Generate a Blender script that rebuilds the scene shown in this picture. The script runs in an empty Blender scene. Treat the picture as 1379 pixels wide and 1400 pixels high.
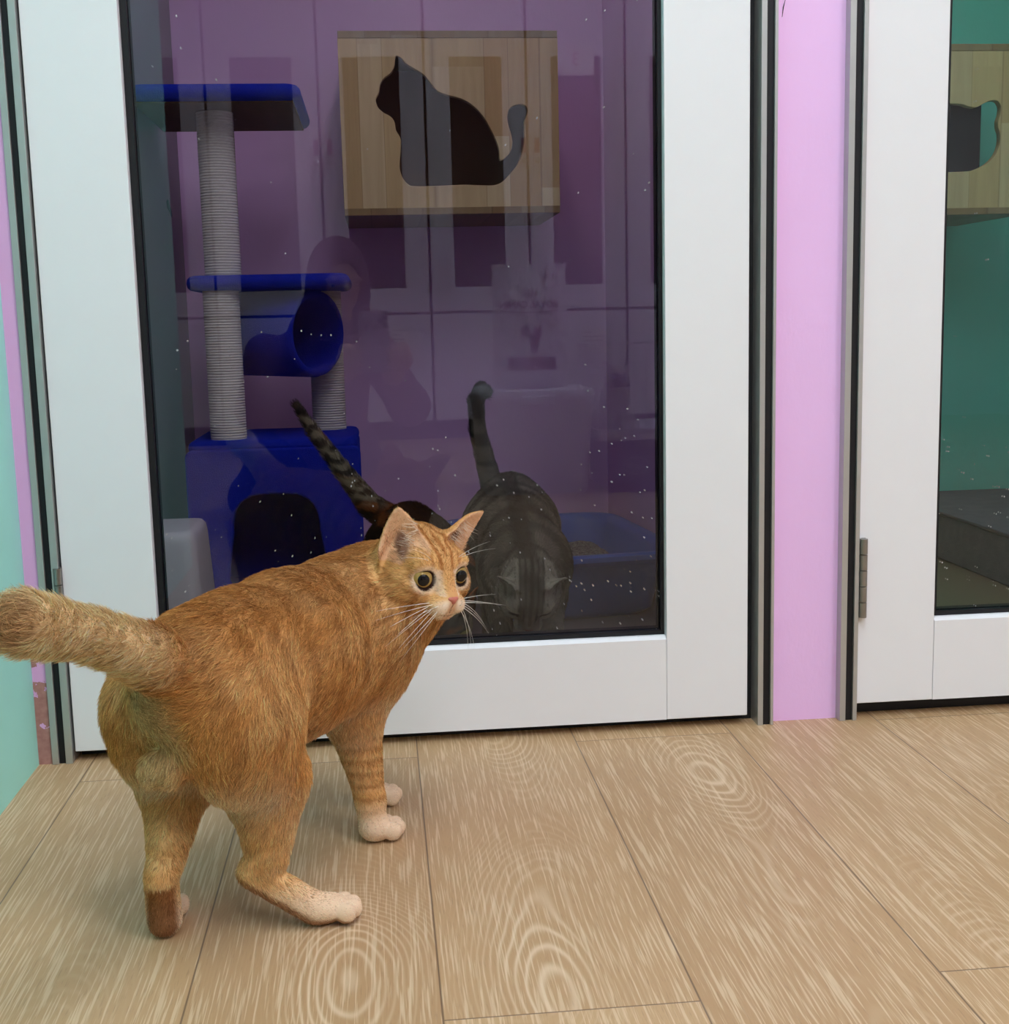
import bpy, bmesh, math, random
import numpy as np
from mathutils import Vector, Matrix, Euler, Quaternion

for coll in (bpy.data.objects, bpy.data.meshes, bpy.data.curves, bpy.data.lights, bpy.data.cameras):
    for it in list(coll):
        coll.remove(it)
SC = bpy.context.scene
COL = SC.collection
rnd = random.Random(7)
PI = math.pi

# ------------------------------------------------------------------ materials
def lin(c):
    return tuple((x / 12.92 if x <= .04045 else ((x + .055) / 1.055) ** 2.4) for x in (v / 255 for v in c))

class NT:
    """tiny node-tree writer"""
    def __init__(self, name):
        self.m = bpy.data.materials.new(name); self.m.use_nodes = True
        self.t = self.m.node_tree; self.t.nodes.clear()
        self.out = self.t.nodes.new('ShaderNodeOutputMaterial')
    def n(self, typ, _in=None, **kw):
        nd = self.t.nodes.new('ShaderNode' + typ)
        for k, v in kw.items(): setattr(nd, k, v)
        for k, v in (_in or {}).items(): self.set(nd, k, v)
        return nd
    def set(self, nd, k, v):
        s = nd.inputs[k]
        if isinstance(v, bpy.types.NodeSocket): self.t.links.new(v, s)
        elif isinstance(v, bpy.types.Node): self.t.links.new(v.outputs[0], s)
        else:
            if s.type == 'RGBA' and len(v) == 3: v = (*v, 1)
            s.default_value = v
    def math(self, op, a, b=None, c=None, clamp=False):
        nd = self.n('Math', operation=op, use_clamp=clamp)
        for i, v in enumerate((a, b, c)):
            if v is not None: self.set(nd, i, v)
        return nd.outputs[0]
    def ramp(self, fac, stops):
        r = self.n('ValToRGB'); self.set(r, 0, fac)
        el = r.color_ramp.elements
        while len(el) > 1: el.remove(el[-1])
        for i, (p, c) in enumerate(stops):
            e = el[0] if i == 0 else el.new(p)
            e.position = p; e.color = (*c, 1) if len(c) == 3 else c
        return r.outputs[0]
    def mix(self, fac, a, b, mode='MIX'):
        m = self.n('Mix', data_type='RGBA', blend_type=mode)
        self.set(m, 0, fac); self.set(m, 6, a); self.set(m, 7, b)
        return m.outputs[2]
    def noise(self, vec, scale, detail=3, rough=.5, dim='3D', w=None, dist=0):
        nd = self.n('TexNoise', noise_dimensions=dim)
        if vec is not None: self.set(nd, 'Vector', vec)
        if w is not None: self.set(nd, 'W', w)
        for k, v in (('Scale', scale), ('Detail', detail), ('Roughness', rough), ('Distortion', dist)): self.set(nd, k, v)
        return nd
    def obj(self): return self.n('TexCoord').outputs['Object']
    def mapping(self, vec, scale=(1, 1, 1), loc=(0, 0, 0), rot=(0, 0, 0)):
        return self.n('Mapping', {'Vector': vec, 'Scale': scale, 'Location': loc, 'Rotation': rot}).outputs[0]
    def bump(self, h, strength=.3, dist=.001):
        return self.n('Bump', {'Height': h, 'Strength': strength, 'Distance': dist}).outputs[0]
    def pbr(self, color, rough=.5, spec=.5, metal=0, normal=None, **kw):
        b = self.n('BsdfPrincipled', {'Base Color': color, 'Roughness': rough, 'Specular IOR Level': spec, 'Metallic': metal})
        if normal is not None: self.set(b, 'Normal', normal)
        for k, v in kw.items(): self.set(b, k, v)
        self.t.links.new(b.outputs[0], self.out.inputs[0])
        return self.m

def paint(name, c, rough=.5, var=.04, scale=18, bump=.15, bscale=160, spec=.4, metal=0, **kw):
    """plain painted / moulded surface: a faint tone drift and orange-peel bump"""
    t = NT(name); co = t.obj(); c = lin(c)
    n = t.noise(co, scale, 4)
    col = t.mix(n.outputs[0], tuple(v * (1 - var) for v in c), tuple(min(1, v * (1 + var)) for v in c))
    b = t.bump(t.noise(co, bscale, 2).outputs[0], bump, .0006)
    return t.pbr(col, rough, spec, metal, b, **kw)

# ------------------------------------------------------------------ meshes
def link(name, me, m=None, parent=None):
    o = bpy.data.objects.new(name, me); COL.objects.link(o)
    if m is not None and me is not None and hasattr(me, 'materials'):
        for mm in (m if isinstance(m, (list, tuple)) else [m]): me.materials.append(mm)
    if parent is not None:
        o.parent = parent
    return o

def obj(name, bm, m=None, parent=None, smooth=False, bevel=0, seg=2, angle=35):
    me = bpy.data.meshes.new(name); bm.normal_update(); bm.to_mesh(me); bm.free()
    o = link(name, me, m, parent)
    if smooth:
        me.polygons.foreach_set('use_smooth', [True] * len(me.polygons))
        me.set_sharp_from_angle(angle=math.radians(angle))
    if bevel:
        b = o.modifiers.new('bevel', 'BEVEL'); b.width = bevel; b.segments = seg; b.limit_method = 'ANGLE'; b.angle_limit = math.radians(40)
        me.polygons.foreach_set('use_smooth', [True] * len(me.polygons)); me.set_sharp_from_angle(angle=math.radians(60))
        b.harden_normals = True
    return o

def tag(o, label=None, cat=None, group=None, kind=None):
    if label: o['label'] = label
    if cat: o['category'] = cat
    if group: o['group'] = group
    if kind: o['kind'] = kind
    return o

def thing(name, label, cat, loc=(0, 0, 0), rz=0, group=None, kind=None):
    o = bpy.data.objects.new(name, None); COL.objects.link(o)
    o.empty_display_size = .05
    o.location = loc; o.rotation_euler = (0, 0, rz)
    return tag(o, label, cat, group, kind)

def structure(name, bm, m, parent=None, **kw):
    o = obj(name, bm, m, parent, **kw)
    if parent is None: o['kind'] = 'structure'
    return o

def box(bm, x0, x1, y0, y1, z0, z1):
    v = [bm.verts.new(p) for p in ((x0, y0, z0), (x1, y0, z0), (x1, y1, z0), (x0, y1, z0), (x0, y0, z1), (x1, y0, z1), (x1, y1, z1), (x0, y1, z1))]
    for f in ((0, 3, 2, 1), (4, 5, 6, 7), (0, 1, 5, 4), (1, 2, 6, 5), (2, 3, 7, 6), (3, 0, 4, 7)):
        bm.faces.new([v[i] for i in f])
    return bm

def bx(*a):
    return box(bmesh.new(), *a)

def frame_to(a, b):
    a, b = Vector(a), Vector(b); d = (b - a).normalized()
    q = d.to_track_quat('Z', 'Y')
    return a, q, (b - a).length

def tube(bm, pts, rad, seg=12, cap=True):
    """a round tube along pts; rad one radius or one per point"""
    pts = [Vector(p) for p in pts]; n = len(pts)
    r = rad if isinstance(rad, (list, tuple)) else [rad] * n
    rings = []; up = None
    for i, p in enumerate(pts):
        d = (pts[min(i + 1, n - 1)] - pts[max(i - 1, 0)]).normalized()
        if up is None: up = d.orthogonal().normalized()
        up = (up - d * up.dot(d)).normalized(); s = d.cross(up)
        rings.append([bm.verts.new(p + (up * math.cos(2 * PI * k / seg) + s * math.sin(2 * PI * k / seg)) * r[i]) for k in range(seg)])
    for a, b in zip(rings[:-1], rings[1:]):
        for k in range(seg):
            bm.faces.new((a[k], a[(k + 1) % seg], b[(k + 1) % seg], b[k]))
    if cap:
        bm.faces.new(rings[0][::-1]); bm.faces.new(rings[-1])
    return bm

def lathe(bm, prof, seg=40, c=(0, 0, 0), q=None, closed=False):
    rings = []
    for r, z in prof:
        ring = []
        for k in range(seg):
            v = Vector((r * math.cos(2 * PI * k / seg), r * math.sin(2 * PI * k / seg), z))
            if q is not None: v = q @ v
            ring.append(bm.verts.new(v + Vector(c)))
        rings.append(ring)
    pr = list(zip(rings[:-1], rings[1:])) + ([(rings[-1], rings[0])] if closed else [])
    for a, b in pr:
        for k in range(seg):
            bm.faces.new((a[k], a[(k + 1) % seg], b[(k + 1) % seg], b[k]))
    if not closed:
        if prof[0][0] > 1e-6: bm.faces.new(rings[0][::-1])
        if prof[-1][0] > 1e-6: bm.faces.new(rings[-1])
    return bm

def rrect(w, h, r, n=5):
    """rounded rectangle outline, counter-clockwise, centred"""
    P = []
    for cx, cy, a in ((w / 2 - r, h / 2 - r, 0), (-w / 2 + r, h / 2 - r, 90), (-w / 2 + r, -h / 2 + r, 180), (w / 2 - r, -h / 2 + r, 270)):
        for i in range(n + 1):
            t = math.radians(a + 90 * i / n); P.append((cx + r * math.cos(t), cy + r * math.sin(t)))
    return P

def loft(bm, loops, cap0=True, cap1=True, close=False):
    L = [[bm.verts.new(p) for p in lp] for lp in loops]
    for a, b in list(zip(L[:-1], L[1:])) + ([(L[-1], L[0])] if close else []):
        n = len(a)
        for k in range(n): bm.faces.new((a[k], a[(k + 1) % n], b[(k + 1) % n], b[k]))
    if not close:
        if cap0: bm.faces.new(L[0][::-1])
        if cap1: bm.faces.new(L[-1])
    return bm

def smooth_loop(P, n=6, closed=True):
    """Catmull-Rom through 2D points"""
    out = []; N = len(P)
    rng = range(N) if closed else range(N - 1)
    for i in rng:
        g = (lambda j: P[j % N]) if closed else (lambda j: P[min(max(j, 0), N - 1)])
        p0, p1, p2, p3 = g(i - 1), g(i), g(i + 1), g(i + 2)
        for k in range(n):
            t = k / n
            out.append(tuple(.5 * (2 * b + (c - a) * t + (2 * a - 5 * b + 4 * c - d) * t * t + (3 * b - a - 3 * c + d) * t ** 3) for a, b, c, d in zip(p0, p1, p2, p3)))
    if not closed: out.append(tuple(P[-1]))
    return out

def cut_sheet(name, loops, thick, m, parent=None, bevel=0, M=None):
    """flat board lying in local x/z with holes, thickness along y"""
    cu = bpy.data.curves.new(name, 'CURVE'); cu.dimensions = '2D'; cu.fill_mode = 'BOTH'; cu.extrude = thick / 2; cu.bevel_depth = bevel
    for lp in loops:
        sp = cu.splines.new('POLY'); sp.points.add(len(lp) - 1); sp.use_cyclic_u = True
        for p, q in zip(sp.points, lp): p.co = (q[0], q[1], 0, 1)
    return curve_mesh(name, cu, m, parent, Matrix.Rotation(PI / 2, 4, 'X') if M is None else M)

def curve_mesh(name, cu, m, parent, M):
    tmp = bpy.data.objects.new(name + '_tmp', cu); COL.objects.link(tmp)
    dg = bpy.context.evaluated_depsgraph_get()
    me = bpy.data.meshes.new_from_object(tmp.evaluated_get(dg))
    bpy.data.objects.remove(tmp); bpy.data.curves.remove(cu)
    me.transform(M); me.name = name
    me.materials.clear()
    return link(name, me, m, parent)

def text_mesh(name, s, size, m, parent, M, depth=.0006, space=1.0, bold=0):
    cu = bpy.data.curves.new(name, 'FONT'); cu.body = s; cu.size = size; cu.align_x = 'CENTER'; cu.align_y = 'CENTER'
    cu.extrude = depth; cu.space_character = space; cu.offset = bold
    return curve_mesh(name, cu, m, parent, M)

def np_mesh(name, V, Q, m, parent=None, col=None, smooth=True):
    me = bpy.data.meshes.new(name)
    me.vertices.add(len(V)); me.vertices.foreach_set('co', np.asarray(V, np.float32).ravel())
    Q = np.asarray(Q, np.int32)
    me.loops.add(Q.size); me.loops.foreach_set('vertex_index', Q.ravel())
    me.polygons.add(len(Q)); me.polygons.foreach_set('loop_start', np.arange(0, Q.size, 4, dtype=np.int32))
    me.update(calc_edges=True); me.validate()
    if col is not None:
        a = me.color_attributes.new('coat', 'FLOAT_COLOR', 'POINT')
        a.data.foreach_set('color', np.concatenate([col, np.ones((len(col), 1))], 1).astype(np.float32).ravel())
    if smooth: me.polygons.foreach_set('use_smooth', [True] * len(me.polygons))
    return link(name, me, m, parent)
LAMP, CLAMP, EXPO = 12.6, 35.0, 0.12
FURN = (230000, 70000, 50000)
# ------------------------------------------------------------------ materials of the place
WHITE = paint('white_powder_coat', (236, 237, 240), .42, .012, 30, .05, 400)
PINK = None
def wall_paint(name, c, dirt, bump=.25, low=0):
    t = NT(name); co = t.n('NewGeometry').outputs['Position']; c = lin(c)
    n = t.noise(co, 9, 4)
    col = t.mix(n.outputs[0], tuple(v * .965 for v in c), tuple(min(1, v * 1.03) for v in c))
    # scattered scuffs and chips
    v = t.n('TexVoronoi', {'Vector': t.mapping(co, (1, 1, .55)), 'Scale': 21.0, 'Randomness': 1.0})
    spot = t.math('LESS_THAN', t.math('ADD', v.outputs['Distance'], t.math('MULTIPLY', t.noise(co, 260, 2).outputs[0], .05)), .085)
    pick = t.math('GREATER_THAN', t.n('SeparateColor', {0: v.outputs['Color']}).outputs[0], 1 - dirt)
    col = t.mix(t.math('MULTIPLY', t.math('MULTIPLY', spot, pick), .55), col, tuple(v_ * .45 for v_ in c))
    h = t.math('ADD', t.noise(co, 70, 4).outputs[0], t.math('MULTIPLY', t.noise(t.mapping(co, (1, 1, .35)), 240, 2).outputs[0], .5))
    return t.pbr(col, .55, .35, 0, t.bump(h, bump, .0015))
PINK = wall_paint('pink_wall_paint', (240, 196, 245), .10)
MINT = wall_paint('mint_wall_paint', (176, 248, 236), .02)
TEAL = wall_paint('teal_wall_paint', (120, 224, 205), .02)
PALE = paint('pale_wall_paint', (232, 230, 226), .6)
CEIL = paint('ceiling_paint', (240, 240, 238), .7)
ALU = paint('brushed_aluminium', (186, 188, 186), .38, .03, 60, .05, 300, metal=.65)
BLACK = paint('black_rubber', (13, 15, 20), .5, .1)
DARKGAP = paint('reveal_shade', (30, 32, 34), .6)  # near-black colour paints the shade in the recess beside the door
STEEL = paint('hinge_steel', (150, 148, 144), .35, .06, 60, .05, metal=.9)

def peeled_paint():
    t = NT('peeling_pink_paint'); co = t.n('NewGeometry').outputs['Position']
    z = t.n('SeparateXYZ', {0: co}).outputs['Z']
    n = t.noise(co, 46, 4, .6).outputs[0]
    m = t.math('GREATER_THAN', t.math('ADD', n, t.math('MULTIPLY', t.math('SUBTRACT', .17, z), 2.2)), .62)
    col = t.mix(m, lin((228, 176, 222)), t.mix(t.noise(co, 140, 3).outputs[0], lin((150, 96, 92)), lin((196, 150, 140))))
    return t.pbr(col, .7, .2, 0, t.bump(t.math('SUBTRACT', 1, m), .6, .002))
PEEL = peeled_paint()

# ------------------------------------------------------------------ floor: limed-oak planks, one mesh
def oak_floor():
    t = NT('limed_oak_planks')
    A = lambda nm: t.n('Attribute', attribute_name=nm).outputs['Fac']
    pu, pv, pr, pl, ph = A('across'), A('along'), A('plank'), A('to_end'), A('half')
    cmb = lambda x, y, z: t.n('CombineXYZ', {0: x, 1: y, 2: z}).outputs[0]
    seed = t.math('MULTIPLY', pr, 37.0)
    # growth rings cut lengthways: distance to a wandering pith
    cen = t.math('MULTIPLY', t.math('SUBTRACT', t.noise(cmb(0, t.math('MULTIPLY', pv, .9), seed), 1.0, 1).outputs[0], .5), .30)
    dep = t.math('MULTIPLY', t.math('SUBTRACT', t.noise(cmb(3, t.math('MULTIPLY', pv, 1.5), seed), 1.0, 1.2).outputs[0], .33), .42)
    wob = t.math('MULTIPLY', t.math('SUBTRACT', t.noise(cmb(t.math('MULTIPLY', pu, 16), t.math('MULTIPLY', pv, 5), seed), 1.0, 2).outputs[0], .5), .012)
    dx = t.math('SUBTRACT', pu, cen)
    r0 = t.math('ADD', t.math('SQRT', t.math('ADD', t.math('POWER', dx, 2), t.math('POWER', dep, 2))), wob)
    r = t.math('MULTIPLY', r0, t.math('MULTIPLY_ADD', r0, 9.0, 1.0))
    ring = t.math('SINE', t.math('MULTIPLY', r, 2 * PI / .0112))
    ringn = t.n('MapRange', {0: t.noise(cmb(t.math('MULTIPLY', pu, 14), t.math('MULTIPLY', pv, 2.5), t.math('ADD', seed, 9)), 1.0, 2).outputs[0], 1: .42, 2: .68, 3: .10, 4: 1}).outputs[0]
    lime = t.math('MULTIPLY', t.math('POWER', t.math('MULTIPLY_ADD', ring, .5, .5), 3.2), ringn)
    lime = t.math('MULTIPLY', lime, t.n('MapRange', {0: r0, 1: .045, 2: .105, 3: 1, 4: .15}).outputs[0])
    # fine open pores, long thin dashes
    p1 = t.noise(cmb(t.math('MULTIPLY', t.math('ADD', pu, t.math('MULTIPLY', wob, .35)), 430), t.math('MULTIPLY', pv, 11), seed), 1.0, 2, .55).outputs[0]
    pore = t.n('MapRange', {0: p1, 1: .52, 2: .62, 3: 0, 4: 1}).outputs[0]
    p2 = t.noise(cmb(t.math('MULTIPLY', pu, 900), t.math('MULTIPLY', pv, 40), seed), 1.0, 2, .6).outputs[0]
    dark = t.n('MapRange', {0: p2, 1: .58, 2: .72, 3: 0, 4: 1}).outputs[0]
    tone = t.noise(cmb(t.math('MULTIPLY', pu, 16), t.math('MULTIPLY', pv, 2.2), seed), 1.0, 3).outputs[0]
    base = t.mix(tone, lin((172, 137, 98)), lin((200, 166, 124)))
    base = t.mix(.5, base, t.mix(pr, lin((174, 138, 100)), lin((202, 168, 128))))
    base = t.mix(t.math('MULTIPLY', dark, .35), base, lin((128, 96, 70)))
    base = t.mix(t.math('MULTIPLY', pore, .50), base, lin((234, 210, 176)))
    base = t.mix(t.math('MULTIPLY', lime, .70), base, lin((232, 208, 176)))
    edge = t.math('SUBTRACT', ph, t.math('ABSOLUTE', pu))
    e = t.math('MINIMUM', edge, pl)
    gap = t.n('MapRange', {0: e, 1: .0004, 2: .0012, 3: 1, 4: 0}).outputs[0]
    col = t.mix(t.math('MULTIPLY', gap, .75), base, lin((92, 70, 54)))
    h = t.math('SUBTRACT', t.math('MULTIPLY', t.math('ADD', pore, lime), -.35), gap)
    return t.pbr(col, .44, .38, 0, t.bump(h, .22, .0012))

def build_floor():
    PW, X0 = .2117, .0325
    joints = {-3: [-.60], -2: [-.077, -1.297], -1: [-.056, -1.276], 0: [-.690, -1.91], 1: [-.029, -1.249], 2: [-.673, -1.893], 3: [-.009, -1.229]}
    V, F, at = [], [], {k: [] for k in ('across', 'along', 'plank', 'half')}
    ends = []
    rr = random.Random(3)
    for k in range(-7, 17):
        x0 = X0 + k * PW; x1 = x0 + PW
        j0 = joints.get(k, [rr.uniform(-1.2, 0)])[0]
        ys = sorted(j0 + 1.22 * i for i in range(-6, 3))
        ys = [y for y in ys if -5.05 < y < 1.45]
        ys = [-5.05] + ys + [1.45]
        for a, b in zip(ys[:-1], ys[1:]):
            s = rr.random(); off = rr.uniform(0, 40)
            m = (a + b) / 2
            for q0, q1 in ((a, m), (m, b)):          # halves, so that distance to the joint is linear on each
                i = len(V)
                V += [(x0, q0, 0), (x1, q0, 0), (x1, q1, 0), (x0, q1, 0)]
                F.append((i, i + 1, i + 2, i + 3))
                at['across'] += [-PW / 2, PW / 2, PW / 2, -PW / 2]
                at['along'] += [q0 + off, q0 + off, q1 + off, q1 + off]
                at['plank'] += [s] * 4; at['half'] += [PW / 2] * 4
                e0, e1 = (0, m - a) if q0 == a else (b - m, 0)
                ends += [e0, e0, e1, e1]
    me = bpy.data.meshes.new('floor'); me.from_pydata(V, [], F)
    for k, v in list(at.items()) + [('to_end', ends)]:
        a = me.attributes.new(k, 'FLOAT', 'POINT'); a.data.foreach_set('value', v)
    o = link('floor', me, oak_floor()); o['kind'] = 'structure'
    return o
build_floor()

# ------------------------------------------------------------------ walls
BACK, LW, RW, CZ = 1.41, -.437, .552, 1.98      # first cubicle: back wall, inner sides, ceiling
RX0, RX1 = .600, 1.60                            # second cubicle
structure('wall_left', bx(-.60, -.459, -1.35, .02, 0, 2.70), MINT)
structure('wall_far_left', bx(-1.75, -.60, -1.35, -1.27, 0, 2.70), PALE)
structure('wall_side', bx(-1.83, -1.75, -5.0, -1.27, 0, 2.70), PALE)
structure('wall_back', bx(-1.75, 3.40, -5.08, -5.0, 0, 2.70), PALE)
structure('wall_right', bx(3.40, 3.48, -5.0, .05, 0, 2.70), PALE)
structure('ceiling', bx(-1.83, 3.48, -5.08, .05, 2.70, 2.78), CEIL)
structure('wall_front', bx(-.60, 3.40, .012, .09, 2.075, 2.70), PINK)
structure('wall_pillar', bx(.5215, .6165, .010, .060, 0, 2.075), PINK)
structure('wall_edge', bx(-.459, -.441, -.002, .060, 0, 2.075), PEEL)
structure('wall_front_right', bx(1.62, 3.40, .012, .09, 0, 2.075), PINK)
structure('wall_cubicle_left', bx(-.50, LW, .060, BACK, 0, CZ), paint('grey_partition', (150, 146, 152), .5))
structure('wall_cubicle_back', bx(-.50, RW + .024, BACK, BACK + .05, 0, CZ), PINK)
structure('wall_cubicle_divider', bx(RW, RW + .024, .060, BACK, 0, CZ), PINK)
structure('wall_cubicle_ceiling', bx(-.50, RW + .024, .060, BACK + .05, CZ, CZ + .04), PINK)
structure('wall_kennel_divider', bx(RW + .024, RX0, .060, BACK + .05, 0, CZ), TEAL)
structure('wall_kennel_back', bx(RX0, RX1 + .05, BACK, BACK + .05, 0, CZ), TEAL)
structure('wall_kennel_right', bx(RX1, RX1 + .05, .060, BACK, 0, CZ), TEAL)
structure('wall_kennel_ceiling', bx(RX0, RX1 + .05, .060, BACK + .05, CZ, CZ + .04), TEAL)
CUBF = paint('cubicle_vinyl', (126, 112, 108), .35, .08, 14, .1)
structure('floor_cubicle', bx(LW, RW, .046, BACK, 0, .002), CUBF)
structure('floor_kennel', bx(RX0, RX1, .046, BACK, 0, .002), paint('olive_vinyl', (122, 112, 84), .35, .08, 14, .1))

# ------------------------------------------------------------------ jambs
def jamb(name, strips, y0=-.006, y1=.055):
    r = thing(name, None, None, kind='structure')
    for nm, a, b, m, dy in strips:
        obj(nm, bx(a, b, y0 + dy, y1, 0, 2.07), m, r, bevel=.0006 if m is ALU else 0)
    return r
jamb('trim_1', [('outer_profile', -.441, -.4325, ALU, 0), ('brush_strip', -.4325, -.4240, BLACK, .004), ('inner_profile', -.4240, -.4150, ALU, 0)])
jamb('trim_2', [('reveal', .4885, .5005, DARKGAP, .034), ('inner_profile', .5005, .5080, ALU, .001), ('brush_strip', .5080, .5178, BLACK, .004), ('outer_profile', .5178, .5220, ALU, 0)])
jamb('trim_3', [('outer_profile', .6160, .6245, ALU, 0), ('brush_strip', .6245, .6345, BLACK, .004), ('inner_profile', .6345, .6405, ALU, 0)])
for i, (a, b) in enumerate(((-.412, .487), (.645, 1.56))):
    structure('trim_%d' % (4 + i), bx(a, b, .004, .050, 2.055, 2.075), ALU)

# ------------------------------------------------------------------ glass doors
def glass_mat():
    t = NT('tinted_glass')
    co = t.n('NewGeometry').outputs['Position']
    f = t.n('LayerWeight', {'Blend': .5}).outputs['Facing']
    fac = t.math('MULTIPLY_ADD', t.math('POWER', f, 4.5), .94, GLASS_R0)
    tr = t.n('BsdfTransparent', {'Color': GLASS_TINT})
    gl = t.n('BsdfGlossy', {'Color': (.84, .91, 1), 'Roughness': 0.0})
    mx = t.n('MixShader', {0: fac, 1: tr.outputs[0], 2: gl.outputs[0]})
    # dust specks, spit and smears dried on the pane
    z = t.n('SeparateXYZ', {0: co}).outputs['Z']
    def specks(scale, size, rate, stretch):
        v = t.n('TexVoronoi', {'Vector': t.mapping(co, (1, 0, stretch), rot=(0, rate, 0)), 'Scale': scale, 'Randomness': 1.0})
        wob = t.math('MULTIPLY', t.noise(co, 420, 2).outputs[0], size * .9)
        s = t.math('LESS_THAN', t.math('ADD', v.outputs['Distance'], wob), size)
        lowd = t.n('MapRange', {0: t.math('ADD', z, t.math('MULTIPLY', t.math('SUBTRACT', t.noise(co, 5, 2).outputs[0], .5), 1.3)), 1: .1, 2: .5, 3: rate * 3.0, 4: rate * .12}).outputs[0]
        return t.math('MULTIPLY', s, t.math('LESS_THAN', t.n('SeparateColor', {0: v.outputs['Color']}).outputs[0], lowd))
    d = t.math('MAXIMUM', specks(90, .16, .08, 1), t.math('MAXIMUM', specks(46, .11, .14, .42), specks(160, .22, .12, .7)))
    smear = t.n('MapRange', {0: t.noise(t.mapping(co, (1, 1, .4), rot=(0, .6, 0)), 7, 5, .6).outputs[0], 1: .52, 2: .8, 3: 0, 4: .012}).outputs[0]
    df = t.n('BsdfDiffuse', {'Color': lin((215, 215, 215))})
    m2 = t.n('MixShader', {0: t.math('MULTIPLY_ADD', d, .60, smear), 1: mx.outputs[0], 2: df.outputs[0]})
    t.t.links.new(m2.outputs[0], t.out.inputs[0])
    return t.m
GLASS_R0, GLASS_TINT = .034, (.80, .80, .81)
GLASS = glass_mat()

def glass_door(name, X, zb, hinge_x, hinge_z):
    """X: outer left, glass left, glass right, outer right"""
    a, b, c, d = X; e = .0004
    r = thing(name, None, None, kind='structure')
    T = 2.052
    rail = zb + .1165
    obj('stile', bx(a, b - e, 0, .045, zb, T), WHITE, r, bevel=.0012)
    obj('stile', bx(c + e, d, 0, .045, zb, T), WHITE, r, bevel=.0012)
    def rl(z0, z1, up):
        bm = bmesh.new()
        y = .006
        P = [(0, z0), (.045, z0), (.045, z1), (y, z1), (0, z1 - .004)] if up else [(0, z0 + .004), (y, z0), (.045, z0), (.045, z1), (0, z1)]
        loft(bm, [[(b, p, q) for p, q in P], [(c, p, q) for p, q in P]])
        bmesh.ops.recalc_face_normals(bm, faces=bm.faces)
        return bm
    obj('rail', rl(zb, rail, True), WHITE, r)
    obj('rail', rl(T - .12, T, False), WHITE, r)
    obj('glass_pane', bx(b - .004, c + .004, .0205, .0265, rail - .004, T - .116), GLASS, r)
    bm = bmesh.new(); g = .0080
    zt = T - .12
    for y0, y1 in ((.0130, .0200), (.0270, .0420)):
        box(bm, b, b + g, y0, y1, rail, zt); box(bm, c - g * .6, c, y0, y1, rail, zt)
        box(bm, b + g, c - g * .6, y0, y1, rail, rail + g * .75); box(bm, b + g, c - g * .6, y0, y1, zt - g, zt)
    obj('glazing_gasket', bm, BLACK, r)
    # butt hinges
    for hz in (hinge_z, 1.75):
        h = obj('hinge', bx(hinge_x - .002, hinge_x + .004, -.0012, .0, hz - .055, hz + .055), STEEL, r)
        for k in range(5):
            z0 = hz - .055 + .022 * k
            bm = tube(bmesh.new(), [(hinge_x, -.0055, z0 + .0006), (hinge_x, -.0055, z0 + .0214)], .0052, 16)
            obj('knuckle', bm, STEEL, h, smooth=True)
    return r
glass_door('door_1', (-.4125, -.2965, .3745, .4872), .014, -.4165, .205)
glass_door('door_2', (.6420, .7515, 1.440, 1.5500), .022, .6465, .200)
structure('threshold_shade', bx(-.412, 1.60, .030, .046, 0, .013), BLACK)['kind'] = 'structure'  # black bar painting the shade in the gap under the doors

bm = bmesh.new(); P_ = smooth_loop([(0, .012), (.012, .016), (.022, .006), (.036, -.004), (.040, -.016), (.028, -.014), (.016, -.006), (.004, -.002)], 4)
bm.faces.new([bm.verts.new((LW + .0008, 1.20 + a * 1.6, .820 + b)) for a, b in P_]); g_ = bmesh.ops.extrude_face_region(bm, geom=bm.faces[:]); bmesh.ops.translate(bm, vec=(-.0006, 0, 0), verts=[v for v in g_['geom'] if isinstance(v, bmesh.types.BMVert)])
obj('paint_smudge', bm, paint('teal_smudge', (30, 110, 100), .5), bpy.data.objects['wall_cubicle_left'])
obj('scuff_mark', tube(bmesh.new(), [(.5315, .0098, .934), (.5330, .0098, .946), (.5355, .0098, .955)], [.0003, .0007, .0003], 6), BLACK, bpy.data.objects['wall_pillar'])
# ------------------------------------------------------------------ signed-distance sculpting
import numpy as np

def vnorm(v):
    v = np.asarray(v, float)
    return v / (np.linalg.norm(v, axis=-1, keepdims=True) + 1e-12)

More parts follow.
